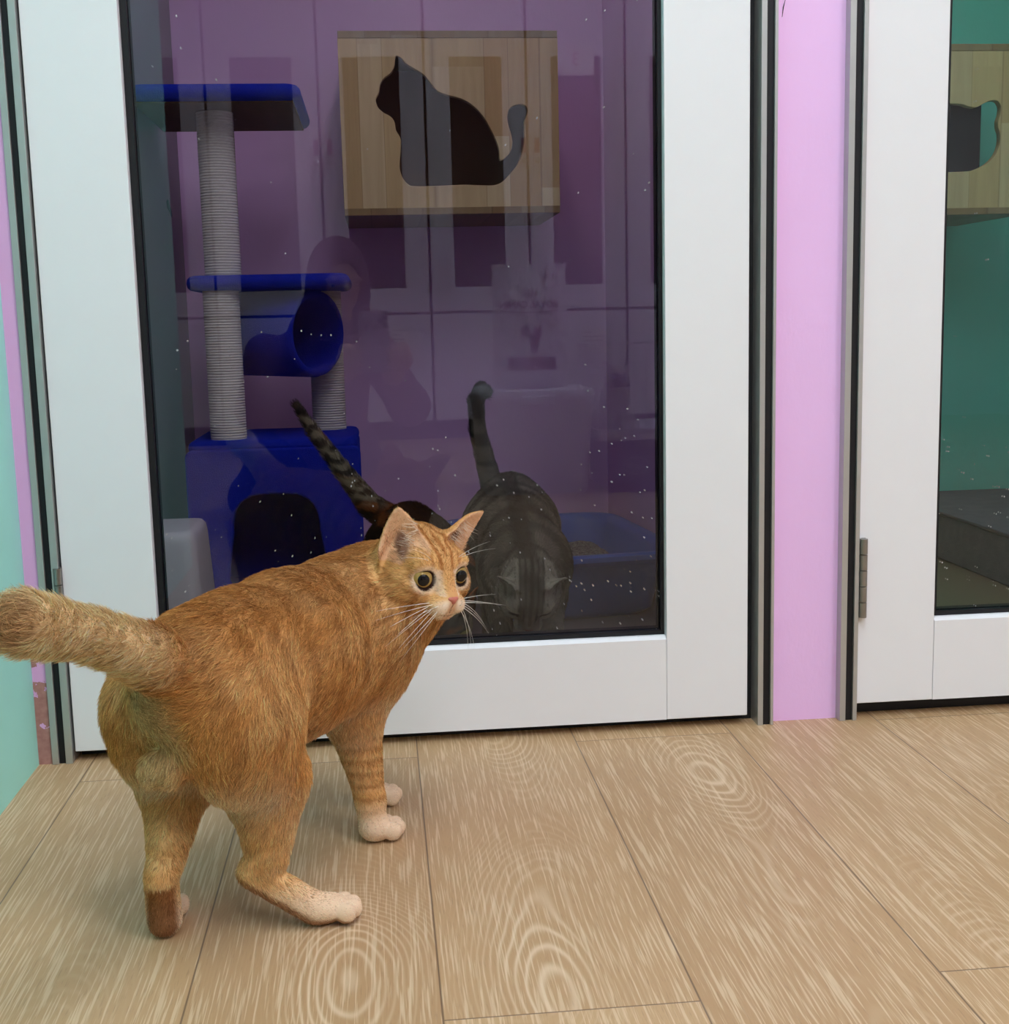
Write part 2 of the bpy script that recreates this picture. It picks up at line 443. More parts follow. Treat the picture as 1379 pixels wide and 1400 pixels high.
class Sculpt:
    """A list of rounded cones / ellipsoids blended smoothly, polygonised by surface nets."""
    def __init__(self):
        self.p = []
    def cone(self, a, b, ra, rb, k=.012, flow=None, length=.012, col=None, op='add', lift=.45):
        a = np.array(a, float); b = np.array(b, float)
        self.p.append(dict(t='cone', a=a, b=b, ra=ra, rb=rb, k=k, op=op, length=length, lift=lift,
                           flow=vnorm(b - a) if flow is None else vnorm(flow), col=col))
    def chain(self, pts, k=.012, **kw):
        for (a, ra), (b, rb) in zip(pts[:-1], pts[1:]):
            self.cone(a, b, ra, rb, k, **kw)
    def ell(self, c, r, R=None, k=.012, flow=(0, 0, -1), length=.012, col=None, op='add', lift=.45):
        self.p.append(dict(t='ell', c=np.array(c, float), r=np.array(r, float), R=np.eye(3) if R is None else np.array(R, float),
                           k=k, op=op, flow=vnorm(flow), length=length, col=col, lift=lift))
    def plate(self, c, R, w, h, th, curve, k=.004, op='add', flow=(0, 0, 1), length=.006, col=None, lift=.3, power=.75):
        """ear: a curved tapering plate, local x across, z up, y out of its open face"""
        self.p.append(dict(t='plate', c=np.array(c, float), R=np.array(R, float), w=w, h=h, th=th, cv=curve, k=k, op=op, pw=power,
                           flow=vnorm(flow), length=length, col=col, lift=lift))
    def dist(self, q, P):
        if q['t'] == 'cone':
            ab = q['b'] - q['a']; L = ab @ ab + 1e-12
            d = P - q['a']
            t = np.clip((d @ ab) / L, 0, 1)
            e = d - t[..., None] * ab
            return np.sqrt((e * e).sum(-1)) - (q['ra'] + t * (q['rb'] - q['ra']))
        if q['t'] == 'ell':
            l = (P - q['c']) @ q['R']
            k0 = np.sqrt(((l / q['r']) ** 2).sum(-1)); k1 = np.sqrt(((l / q['r'] ** 2) ** 2).sum(-1)) + 1e-9
            return k0 * (k0 - 1) / k1
        l = (P - q['c']) @ q['R']
        x, y, z = l[..., 0], l[..., 1], l[..., 2]
        t = np.clip(z / q['h'], -.5, 1.2)
        wz = q['w'] * np.where(t < .05, 1, np.clip(1 - ((t - .05) / .95), 0, 1) ** q['pw'])
        cup = q['cv'] * np.clip(1 - t, 0, 1)                       # rolled round the ear canal, flat at the tip
        b = np.abs(y - cup * x * x / q['w'] + .05 * q['h'] * t * t) - q['th'] * (1 - .45 * np.clip(t, 0, 1))
        a = (np.abs(x) - wz + q['th']) * .8
        o = np.sqrt(np.maximum(a, 0) ** 2 + np.maximum(b, 0) ** 2) + np.minimum(np.maximum(a, b), 0)
        return np.maximum(o, -z - .35 * q['h'])
    def bbox(self, q):
        if q['t'] == 'cone':
            m = max(q['ra'], q['rb'])
            return np.minimum(q['a'], q['b']) - m, np.maximum(q['a'], q['b']) + m
        if q['t'] == 'ell':
            e = np.sqrt(((q['R'] * q['r']) ** 2).sum(1))
            return q['c'] - e, q['c'] + e
        m = max(q['w'], q['h']) * 1.3
        return q['c'] - m, q['c'] + m
    def mesh(self, h=.003, floor=None):
        lo = np.min([self.bbox(q)[0] for q in self.p if q['op'] == 'add'], 0) - 4 * h
        hi = np.max([self.bbox(q)[1] for q in self.p if q['op'] == 'add'], 0) + 4 * h
        n = np.ceil((hi - lo) / h).astype(int) + 1
        F = np.full(n, .05, np.float32)
        ax = [lo[i] + h * np.arange(n[i]) for i in range(3)]
        for q in self.p:
            a, b = self.bbox(q); m = q['k'] * 1.5 + 5 * h
            i0 = np.clip(np.floor((a - m - lo) / h).astype(int), 0, n); i1 = np.clip(np.ceil((b + m - lo) / h).astype(int) + 1, 0, n)
            if np.any(i1 <= i0): continue
            sl = tuple(slice(i0[j], i1[j]) for j in range(3))
            G = np.stack(np.meshgrid(*[ax[j][sl[j]] for j in range(3)], indexing='ij'), -1)
            d = self.dist(q, G); f = F[sl]; k = q['k']
            if q['op'] == 'add':
                hh = np.maximum(k - np.abs(f - d), 0) / k
                F[sl] = np.minimum(f, d) - hh * hh * k * .25
            else:
                d = -d
                hh = np.maximum(k - np.abs(f - d), 0) / k
                F[sl] = np.maximum(f, d) + hh * hh * k * .25
        if floor is not None:
            z = ax[2][None, None, :]
            F = np.maximum(F, floor - z).astype(np.float32)
        return surface_nets(F, lo, h)
    def attrs(self, V, kk=.010):
        """blended flow direction, fur length, lift and colour at points V"""
        W = np.zeros(len(V)); fl = np.zeros((len(V), 3)); ln = np.zeros(len(V)); lf = np.zeros(len(V)); co = np.zeros((len(V), 3)); cw = np.zeros(len(V))
        for q in self.p:
            if q['op'] != 'add': continue
            w = np.exp(-np.clip(self.dist(q, V) / kk, -1, 30)) + 1e-14
            W += w; fl += w[:, None] * q['flow']; ln += w * q['length']; lf += w * q['lift']
            if q['col'] is not None:
                co += w[:, None] * np.array(q['col'])
                cw += w
        return vnorm(fl), ln / W, lf / W, co / (cw[:, None] + 1e-20), cw / W

def surface_nets(F, lo, h):
    S = F < 0
    n = np.array(F.shape)
    c = [slice(0, -1), slice(1, None)]
    cnt = np.zeros(n - 1, np.int8)
    for i in (0, 1):
        for j in (0, 1):
            for k in (0, 1):
                cnt += S[c[i], c[j], c[k]]
    act = (cnt > 0) & (cnt < 8)
    I = np.argwhere(act)
    idx = np.full(n - 1, -1, np.int32); idx[act] = np.arange(len(I))
    acc = np.zeros((len(I), 3)); num = np.zeros(len(I))
    cor = [(i, j, k) for i in (0, 1) for j in (0, 1) for k in (0, 1)]
    for a in range(8):
        for b in range(a + 1, 8):
            A, B = np.array(cor[a]), np.array(cor[b])
            if abs(A - B).sum() != 1: continue
            fa = F[tuple((I + A).T)]; fb = F[tuple((I + B).T)]
            m = (fa < 0) != (fb < 0)
            t = fa / np.where(m, fa - fb, 1)
            acc[m] += (A + t[:, None] * (B - A))[m]; num[m] += 1
    V = lo + h * (I + acc / num[:, None])
    faces = []
    for axis in range(3):
        o = [(1, 2), (2, 0), (0, 1)][axis]
        s0 = [slice(None)] * 3; s1 = [slice(None)] * 3
        s0[axis] = slice(0, -1); s1[axis] = slice(1, None)
        a, b = S[tuple(s0)], S[tuple(s1)]
        E = np.argwhere(a != b)
        E = E[(E[:, o[0]] > 0) & (E[:, o[1]] > 0) & (E[:, o[0]] < n[o[0]] - 1) & (E[:, o[1]] < n[o[1]] - 1)]
        inside = a[tuple(E.T)]
        u = np.zeros(3, int); v = np.zeros(3, int); u[o[0]] = 1; v[o[1]] = 1
        q = np.stack([idx[tuple((E - u - v).T)], idx[tuple((E - v).T)], idx[tuple(E.T)], idx[tuple((E - u).T)]], 1)
        q = np.where(inside[:, None], q, q[:, ::-1])
        faces.append(q)
    Q = np.concatenate(faces)
    # a little Laplacian smoothing takes the grid out of the surface
    e = np.concatenate([Q[:, [0, 1]], Q[:, [1, 2]], Q[:, [2, 3]], Q[:, [3, 0]]])
    for lam in (.5, .5, -.3):
        s = np.zeros_like(V); w = np.zeros(len(V))
        np.add.at(s, e[:, 0], V[e[:, 1]]); np.add.at(s, e[:, 1], V[e[:, 0]])
        np.add.at(w, e[:, 0], 1); np.add.at(w, e[:, 1], 1)
        V = V + lam * (s / w[:, None] - V)
    return V, Q

def basis(fwd, up=(0, 0, 1)):
    """columns: right, forward, up"""
    f = vnorm(fwd); r = vnorm(np.cross(f, np.array(up, float))); u = np.cross(r, f)
    return np.stack([r, f, u], 1)
# ------------------------------------------------------------------ cat anatomy
def cat_head(S, C, R, s=1.0, fur=.006, ear_tilt=((.62, -.12, .80), (.62, -.12, .80)), col=None, ear_col=None, eyes=True):
    """C head centre, R columns right/forward/up (metres, for a head about 10 cm long)."""
    T = lambda p: C + R @ (np.array(p, float) * s)
    D = lambda v: R @ np.array(v, float)
    a = dict(col=col)
    E = lambda c, r, k, fl, ln: S.ell(T(c), np.array(r) * s, R, k=k * s, flow=D(fl), length=fur * ln, **a)
    E((0, -.008, .003), (.0370, .040, .0345), .01, (0, -1, -.15), 1)
    for sx in (1, -1):
        E((sx * .0215, .006, -.012), (.0215, .024, .0205), .014, (sx * .6, -.8, -.45), 1.3)
        E((sx * .0180, .0230, .0150), (.0110, .0100, .0080), .010, (sx * .3, -.7, .7), .5)      # brow
        E((sx * .0195, .0235, -.0075), (.0125, .0110, .0085), .010, (sx * .7, -.7, -.2), .6)    # cheekbone
        E((sx * .0088, .0410, -.0180), (.0100, .0105, .0088), .005, (sx * .8, -.7, -.2), .4)    # whisker pad
    S.cone(T((0, .020, .0150)), T((0, .0430, -.0085)), .0125 * s, .0072 * s, k=.010 * s, flow=D((0, -.8, .6)), length=fur * .3, **a)
    E((0, .0455, -.0115), (.0058, .0050, .0046), .004, (0, -.5, .6), .15)
    E((0, .0350, -.0270), (.0105, .0115, .0078), .006, (0, -.8, -.4), .6)                       # chin
    E((0, .0150, -.0230), (.0180, .0200, .0120), .012, (0, -.8, -.5), 1.1)                      # jaw
    for sx in (1, -1):      # sockets
        if eyes: S.ell(T((sx * .0195, .0370, .0030)), np.array((.0078, .0085, .0068)) * s, R, k=.004 * s, op='sub')
    for i, sx in enumerate((1, -1)):
        tx, ty, tz = ear_tilt[i][:3]; ex, eh, ew = (ear_tilt[i][3:] or (.0255, .0425, .0250))
        z = vnorm(D((sx * tx, ty, tz)))
        open_ = vnorm(D((sx * .50, .86, -.05)))
        y = vnorm(open_ - (open_ @ z) * z); x = np.cross(y, z)
        S.plate(T((sx * ex, -.006, .0245)), np.stack([x, y, z], 1), ew * s, eh * s, .0024 * s, .62, k=.007 * s,
                flow=z, length=fur * .4, col=ear_col if ear_col is not None else col, power=.62)
    return dict(T=T, D=D, s=s, R=R)

def paw(S, p, d, r=.013, n=4, fur=.0022, col=None, k=.005):
    """a paw: pad plus four toes; p centre on the ground, d the way it points"""
    d = vnorm(np.array((d[0], d[1], 0.))); l = np.array((-d[1], d[0], 0.))
    S.ell(p, (r * 1.0, r * 1.05, r * .78), np.stack([l, d, (0, 0, 1)], 1), k=.008, flow=(*d[:2], -.4), length=fur, col=col)
    for i, o in enumerate((-1.10, -.40, .40, 1.10)):
        f = 1.22 if i in (1, 2) else .82
        c = np.array(p) + d * r * f + l * o * r * .72 + np.array((0, 0, -r * .12))
        S.ell(c, np.array((.38, .62, .60)) * r, np.stack([l, d, (0, 0, 1)], 1), k=k * .25, flow=(*d[:2], -.5), length=fur * .8, col=col)
def orange_sculpt():
    S = Sculpt(); A = np.array
    u = A((.5, .866, 0)); back = -u
    bl = dict(flow=back + A((0, 0, -.45)), length=.011)
    # trunk
    pel, mid, che, sho = A((-.163, -.520, .243)), A((-.103, -.415, .240)), A((-.040, -.305, .236)), A((.000, -.240, .246))
    S.chain([(pel, .064), (mid, .069), (che, .070), (sho, .052)], k=.03, **bl)
    S.cone((-.175, -.55, .262), (-.14, -.475, .268), .042, .045, k=.03, flow=back + A((0, 0, -.2)), length=.010)
    S.cone((-.10, -.40, .272), (-.02, -.27, .262), .036, .042, k=.03, flow=back + A((0, 0, -.2)), length=.010)
    S.cone((-.115, -.42, .200), (-.045, -.30, .195), .050, .047, k=.03, flow=back + A((0, 0, -.5)), length=.012)
    # neck
    H = A((.0385, -.322, .3010)); f = vnorm(A((.535, -.82, -.24)))
    RH = basis(f, (0.06, 0, 1)); RH[:, 0] *= 1
    S.cone(A((-.012, -.262, .262)), A((.030, -.295, .292)), .050, .038, k=.03, flow=back + A((0, 0, -.6)), length=.011)
    S.cone(A((.012, -.235, .235)), A((.045, -.295, .275)), .042, .030, k=.025, flow=A((-.2, .1, -1)), length=.010)
    head = cat_head(S, H, RH, 1.18, .006, ear_tilt=((.30, .06, .92, .0225, .0365, .0240), (1.0, -.02, .52, .0275, .0470, .0250)))
    # right hind leg (near side)
    hip, kne, hoc, bal = A((-.138, -.535, .215)), A((-.122, -.492, .140)), A((-.133, -.512, .058)), A((-.078, -.506, .016))
    S.ell(A((-.132, -.525, .200)), (.042, .052, .066), basis((.5, .8, -.4)), k=.03, flow=(-.15, -.3, -1), length=.012)
    S.cone(hip, kne, .048, .036, k=.025, flow=(.0, -.1, -1), length=.012)
    S.cone(kne + A((.004, 0, 0)), hoc + A((.014, .004, .014)), .0375, .0190, k=.018, flow=(-.25, -.1, -1), length=.009)
    S.cone(hoc, bal, .0145, .0150, k=.010, flow=(.8, 0, -.5), length=.004)
    paw(S, A((-.064, -.503, .0145)), (.97, .12), .0165)
    # left hind leg
    hip, kne, hoc, bal = A((-.212, -.487, .215)), A((-.205, -.455, .140)), A((-.2145, -.520, .064)), A((-.216, -.508, .016))
    S.ell(A((-.208, -.475, .205)), (.040, .052, .066), basis((.5, .8, -.4)), k=.03, flow=(-.3, -.3, -1), length=.014)
    S.cone(hip, kne, .046, .037, k=.025, flow=(-.2, -.2, -1), length=.013)
    S.cone(kne, hoc + A((.004, .012, .012)), .033, .0165, k=.018, flow=(-.1, -.1, -1), length=.008)
    S.cone(hoc, bal, .0145, .0160, k=.010, flow=(0, .2, -1), length=.004)
    paw(S, A((-.2175, -.485, .0145)), (-.05, .99), .0165)
    for dx in (.009, -.009): S.ell(A((-.200 + dx, -.553 - .3 * dx, .176)), (.011, .012, .014), k=.014, flow=(-.2, -.7, -.7), length=.009)
    # right foreleg
    s0, e, w, p = A((-.012, -.290, .215)), A((-.040, -.316, .142)), A((-.026, -.314, .046)), A((-.024, -.318, .014))
    S.ell(s0, (.032, .045, .058), basis((.5, .8, -.5)), k=.03, flow=(-.2, -.2, -1), length=.010)
    S.cone(s0, e, .036, .030, k=.02, flow=(-.15, -.15, -1), length=.009)
    S.cone(e, w, .0285, .0150, k=.014, flow=(0, 0, -1), length=.005)
    S.cone(w, p + A((0, 0, .004)), .0150, .0150, k=.010, flow=(.4, 0, -1), length=.003)
    paw(S, p + A((.004, .002, 0)), (.85, .25), .0170)
    # left foreleg
    s0, e, w, p = A((-.050, -.222, .215)), A((-.062, -.250, .140)), A((-.036, -.222, .046)), A((-.026, -.220, .014))
    S.ell(s0, (.030, .042, .055), basis((.5, .8, -.5)), k=.03, flow=(-.3, -.2, -1), length=.009)
    S.cone(s0, e, .032, .025, k=.02, flow=(-.15, -.15, -1), length=.008)
    S.cone(e, w, .0235, .0145, k=.014, flow=(0, 0, -1), length=.005)
    S.cone(w, p + A((0, 0, .004)), .0145, .0145, k=.010, flow=(.4, 0, -1), length=.003)
    paw(S, p + A((.006, .002, 0)), (.85, .35), .0165)
    # bobbed tail
    S.chain([(A((-.178, -.560, .262)), .030), (A((-.196, -.605, .292)), .023), (A((-.226, -.655, .322)), .0175), (A((-.250, -.697, .341)), .0185), (A((-.260, -.718, .349)), .0215)],
            k=.006, flow=(-.45, -.75, .35), length=.013, lift=.7)
    return S, head
def generic_cat(pel, che, H, RH, hs, feet, tail, tail_r, fur=.009, wide=1.0, head_fur=.005, ear_tilt=((.62, -.12, .80), (.62, -.12, .80)), eyes=True):
    """pelvis, chest, head centre and frame; feet = [(hip, knee, hock, paw, dir) x2 hind, (shoulder, elbow, wrist, paw, dir) x2 fore]"""
    S = Sculpt(); A = np.array
    pel, che, H = A(pel, float), A(che, float), A(H, float)
    ax = vnorm(che - pel); back = -ax + A((0, 0, -.45))
    mid = (pel + che) / 2
    S.chain([(pel, .060 * wide), (mid + A((0, 0, -.006)), .066 * wide), (che, .060 * wide)], k=.03, flow=back, length=fur)
    S.cone(pel + A((0, 0, .020)), che + A((0, 0, .020)), .042 * wide, .040 * wide, k=.03, flow=back, length=fur)
    S.cone(che, H - RH[:, 1] * .03 * hs, .050 * wide, .033, k=.03, flow=back, length=fur)
    hd = cat_head(S, H, RH, hs, head_fur, ear_tilt=ear_tilt, eyes=eyes)
    for i, (a, b, c, p, d) in enumerate(feet):
        a, b, c, p = (A(x, float) for x in (a, b, c, p))
        r = (.046, .033, .0160) if i < 2 else (.036, .026, .0150)
        S.ell(a, (.038, .040, .058), k=.03, flow=(0, 0, -1), length=fur)
        S.cone(a, b, r[0], r[1], k=.02, flow=(0, 0, -1), length=fur)
        S.cone(b, c, r[1] * .95, r[2], k=.014, flow=(0, 0, -1), length=fur * .6)
        S.cone(c, p + A((0, 0, .004)), r[2] * .93, .0145, k=.01, flow=(0, 0, -1), length=fur * .4)
        paw(S, p + A((d[0], d[1], 0)) * .006, d, .0155)
    t = [A(x, float) for x in tail]
    dirs = [vnorm(t[min(i + 1, len(t) - 1)] - t[max(i - 1, 0)]) for i in range(len(t))]
    for i in range(len(t) - 1):
        S.cone(t[i], t[i + 1], tail_r[i], tail_r[i + 1], k=.004, flow=dirs[i], length=fur * 1.0, lift=.6)
    return S, hd

def tabby_sculpt():
    R = basis((-.06, -.38, -.92), (0, -.92, .38))
    feet = [((.182, .52, .205), (.175, .46, .13), (.180, .555, .075), (.180, .520, .0145), (-.05, -1)),
            ((.256, .52, .205), (.262, .46, .13), (.262, .555, .075), (.264, .520, .0145), (.05, -1)),
            ((.190, .36, .165), (.182, .385, .110), (.182, .330, .042), (.182, .318, .0145), (0, -1)),
            ((.258, .36, .165), (.268, .385, .110), (.264, .330, .042), (.264, .318, .0145), (0, -1))]
    return generic_cat((.222, .545, .232), (.224, .355, .182), (.219, .258, .148), R, 1.20, feet,
                       [(.196, .575, .265), (.187, .592, .300), (.172, .600, .370), (.170, .602, .420), (.180, .598, .440), (.190, .590, .435)],
                       (.020, .0160, .0130, .0125, .0115, .0095), .009, .94, .005, ((.90, -.15, .42, .0255, .0235, .0200), (.90, -.15, .42, .0255, .0235, .0200)), False)

def tortie_sculpt():
    R = basis((.25, -.62, -.72), (.1, -.7, .7))
    feet = [((.010, .545, .165), (.000, .49, .105), (-.020, .575, .062), (-.010, .540, .0145), (.3, -.9)),
            ((.080, .575, .165), (.090, .52, .105), (.070, .600, .062), (.080, .565, .0145), (.3, -.9)),
            ((.050, .385, .140), (.035, .40, .095), (.047, .345, .040), (.050, .330, .0145), (.2, -1)),
            ((.105, .405, .140), (.118, .43, .095), (.116, .375, .040), (.119, .360, .0145), (.2, -1))]
    return generic_cat((.044, .525, .190), (.080, .405, .160), (.088, .270, .105), R, 1.02, feet,
                       [(.006, .572, .222), (-.024, .590, .243), (-.072, .615, .307), (-.118, .632, .372), (-.147, .636, .421)],
                       (.024, .0200, .0140, .0105, .0065), .010, .92, .005)
# ------------------------------------------------------------------ coats, fur, faces
A = np.array
NR = np.random.default_rng(11)
def wave(P, f, seed, n=7):
    """smooth pseudo-noise in -1..1"""
    g = np.random.default_rng(seed); o = 0
    for i in range(n):
        k = g.normal(size=3); k *= f * (.6 + .9 * g.random()) / np.linalg.norm(k)
        o = o + np.sin(P @ k + g.random() * 6.28 + 1.3 * np.sin(P @ k[[1, 2, 0]] * .7 + g.random() * 6))
    return o / (n * .55)
def sm(x, a, b):
    t = np.clip((x - a) / (b - a), 0, 1); return t * t * (3 - 2 * t)
def blend(c, k, d):
    k = np.asarray(k)[:, None]; return c * (1 - k) + A(d) * k

def coat_material(name):
    t = NT(name); c = t.n('Attribute', attribute_name='coat').outputs['Color']
    return t.pbr(c, .85, .1)
SKIN_COAT = coat_material('coat_under_fur')
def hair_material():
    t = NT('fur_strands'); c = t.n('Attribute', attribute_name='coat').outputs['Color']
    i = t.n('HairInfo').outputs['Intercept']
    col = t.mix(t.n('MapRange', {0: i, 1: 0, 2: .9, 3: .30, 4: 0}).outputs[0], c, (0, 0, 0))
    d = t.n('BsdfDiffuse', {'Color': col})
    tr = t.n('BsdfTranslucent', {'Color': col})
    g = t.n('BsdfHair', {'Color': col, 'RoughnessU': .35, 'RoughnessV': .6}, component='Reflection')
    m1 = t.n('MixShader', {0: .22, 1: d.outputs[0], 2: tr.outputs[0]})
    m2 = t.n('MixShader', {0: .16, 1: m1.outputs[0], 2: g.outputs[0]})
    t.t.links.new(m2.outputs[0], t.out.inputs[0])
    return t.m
FUR = hair_material()

def add_fur(parent, S, V, Q, colour, count, seed, mask=None, radius=.00017, name='fur', jit=.22, scale=1.0):
    g = np.random.default_rng(seed)
    a, b, c, d = (V[Q[:, i]] for i in range(4))
    cr = np.cross(c - a, d - b); ar = .5 * np.linalg.norm(cr, axis=1)
    fn = cr / (2 * ar[:, None] + 1e-12)
    N = np.zeros_like(V)
    for i in range(4): np.add.at(N, Q[:, i], cr)
    N = vnorm(N)
    w = ar.copy()
    if mask is not None: w = w * (mask((a + c) / 2) > .02)
    f = g.choice(len(Q), count, p=w / w.sum())
    s, t = g.random(count)[:, None], g.random(count)[:, None]
    W = [(1 - s) * (1 - t), s * (1 - t), s * t, (1 - s) * t]
    P = sum(W[i] * V[Q[f, i]] for i in range(4)); n = vnorm(sum(W[i] * N[Q[f, i]] for i in range(4)))
    fl, ln, lf, _, _ = S.attrs(P)
    if mask is not None: ln = ln * mask(P)
    ln = ln * scale * (.75 + .5 * g.random(count))
    # the lie of the coat: along the flow, swirled a little, clumped in tufts
    sw = np.stack([wave(P, 120, seed + i) for i in range(3)], 1) * .28 + np.stack([wave(P, 420, seed + 9 + i) for i in range(3)], 1) * .26
    fl = fl + sw + g.normal(size=(count, 3)) * jit
    tg = vnorm(fl - (fl * n).sum(1)[:, None] * n)
    lift = np.clip(lf * (1 + .35 * wave(P, 260, seed + 20)), .12, 1.2)
    d0 = vnorm(tg * np.cos(lift)[:, None] + n * np.sin(lift)[:, None])
    d1 = vnorm(tg + n * (.10 + .15 * g.random(count))[:, None] + np.array((0, 0, -.12)))
    K = 5; pts = np.zeros((count, K, 3))
    for k in range(K):
        u = k / (K - 1)
        pts[:, k] = P + ln[:, None] * (d0 * (u - .5 * u * u) + d1 * .5 * u * u) - n * .0004
    pts[:, :, 2] = np.maximum(pts[:, :, 2], .0006)
    col = colour(P, n) * (np.exp(.30 * g.normal(size=count) - .02) * (1 + .45 * (g.random(count) < .16)))[:, None]
    col = np.clip(col, .002, 1)
    hc = bpy.data.hair_curves.new(name); hc.add_curves([K] * count)
    hc.attributes['position'].data.foreach_set('vector', pts.astype(np.float32).ravel())
    r = hc.attributes.new('radius', 'FLOAT', 'POINT')
    r.data.foreach_set('value', np.tile(np.array([1, .95, .8, .5, .12], np.float32) * radius, count))
    ca = hc.attributes.new('coat', 'FLOAT_COLOR', 'CURVE')
    ca.data.foreach_set('color', np.concatenate([col, np.ones((count, 1))], 1).astype(np.float32).ravel())
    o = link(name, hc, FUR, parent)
    return o

def face_mask(hd):
    T, R, s = hd['T'], hd['R'], hd['s']; C = T((0, 0, 0))
    def m(P):
        l = ((P - C) @ R) / s; k = np.ones(len(P))
        for sx in (1, -1):
            k *= .0 + sm(np.linalg.norm(l - A((sx * .0195, .0335, .003)), axis=1), .0080, .0115)
        k *= sm(np.linalg.norm((l - A((0, .0505, -.0108))) / A((1.25, 1, 1)), axis=1), .0045, .0075)
        k = np.where(np.linalg.norm(l, axis=1) < .1, k, 1)
        return k
    return m

def cat_face(parent, hd, iris, nose_c, gaze=(0, 1, 0), pupil=34, whisk=True, seed=1, eyes=True):
    T, R, s = hd['T'], hd['R'], hd['s']
    im = NT('iris_' + nose_c[1]); co = im.obj(); n = im.noise(co, 500, 2).outputs[0]
    im.pbr(im.mix(n, lin(iris[0]), lin(iris[1])), .06, .35)
    pm = NT('pupil_black'); pm.pbr((.003, .003, .004), .05, .35)
    q = Matrix(np.array(R).tolist()) @ Vector(gaze).normalized()
    for sx in ((1, -1) if eyes else ()):
        c = Vector(T((sx * .0195, .0270, .0030))); r = .0090 * s
        bm = bmesh.new(); bmesh.ops.create_uvsphere(bm, u_segments=28, v_segments=18, radius=r, matrix=Matrix.Translation(c))
        e = obj('eye', bm, im.m, parent, smooth=True, angle=180)
        gz = (q + Vector(R @ A((sx * .14, 0, 0)))).normalized()
        bm = bmesh.new(); th = math.radians(pupil)
        lathe(bm, [((r + .0003) * math.sin(th * k / 6), (r + .0003) * math.cos(th * k / 6)) for k in range(6, -1, -1)], 28, c, gz.to_track_quat('Z', 'X'))
        obj('pupil', bm, pm.m, e, smooth=True, angle=180)
    N = Sculpt()
    for sx in (1, -1): N.ell(T((sx * .0028, .0492, -.0092)), A((.0030, .0030, .0020)) * s, R, k=.003 * s)
    N.ell(T((0, .0505, -.0116)), A((.0024, .0026, .0030)) * s, R, k=.003 * s)
    V, Q = N.mesh(.0006 * s)
    np_mesh('nose', V, Q, paint('nose_leather_' + nose_c[1], nose_c[0], .4, .1, 300, .3, 900), parent)
    if whisk:
        g = random.Random(seed); wm = paint('whisker_white', (240, 238, 232), .35, .01)
        def one(p, d, L, sag, r0, n):
            us = np.linspace(0, 1, n)
            bm = tube(bmesh.new(), [T(p + d * L * u + sag * u * u) for u in us], [r0 * (1 - .8 * u) * s for u in us], 5)
            obj('whisker', bm, wm, parent, smooth=True, angle=180)
        for sx in (1, -1):
            for row, (z, y) in enumerate(((-.0150, .048), (-.0180, .048), (-.0210, .0465))):
                for k in range(3):
                    p = A((sx * (.0105 + .0035 * k), y - .0035 * k, z))
                    d = vnorm(A((sx * (1.0 + .1 * k), .30 - .32 * k, -.18 - .50 * row + .15 * (k == 0))) + A([g.uniform(-.1, .1) for _ in range(3)]))
                    one(p, d, (.040 + .012 * k + g.uniform(-.006, .008)), A((0, -.006, -.010)) * (.5 + .6 * row), .00026, 9)
            for k in range(2):      # above the eye
                one(A((sx * (.014 + .003 * k), .030, .020)), vnorm(A((sx * (.6 + .25 * k), .15, .55 - .15 * k))), .032, A((sx * .006, 0, -.006)), .00018, 7)

def base_cat(name, S, hd, colour, label, h, count, seed, radius=.00017, furscale=1.0, jit=.22):
    V, Q = S.mesh(h, .0004)
    N = np.zeros_like(V); cr = np.cross(V[Q[:, 2]] - V[Q[:, 0]], V[Q[:, 3]] - V[Q[:, 1]])
    for i in range(4): np.add.at(N, Q[:, i], cr)
    b = np_mesh(name, V, Q, SKIN_COAT, None, np.clip(colour(V, vnorm(N), True), 0, 1))
    tag(b, label, 'cat')
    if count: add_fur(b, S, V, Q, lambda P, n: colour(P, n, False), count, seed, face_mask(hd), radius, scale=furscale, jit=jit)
    return b

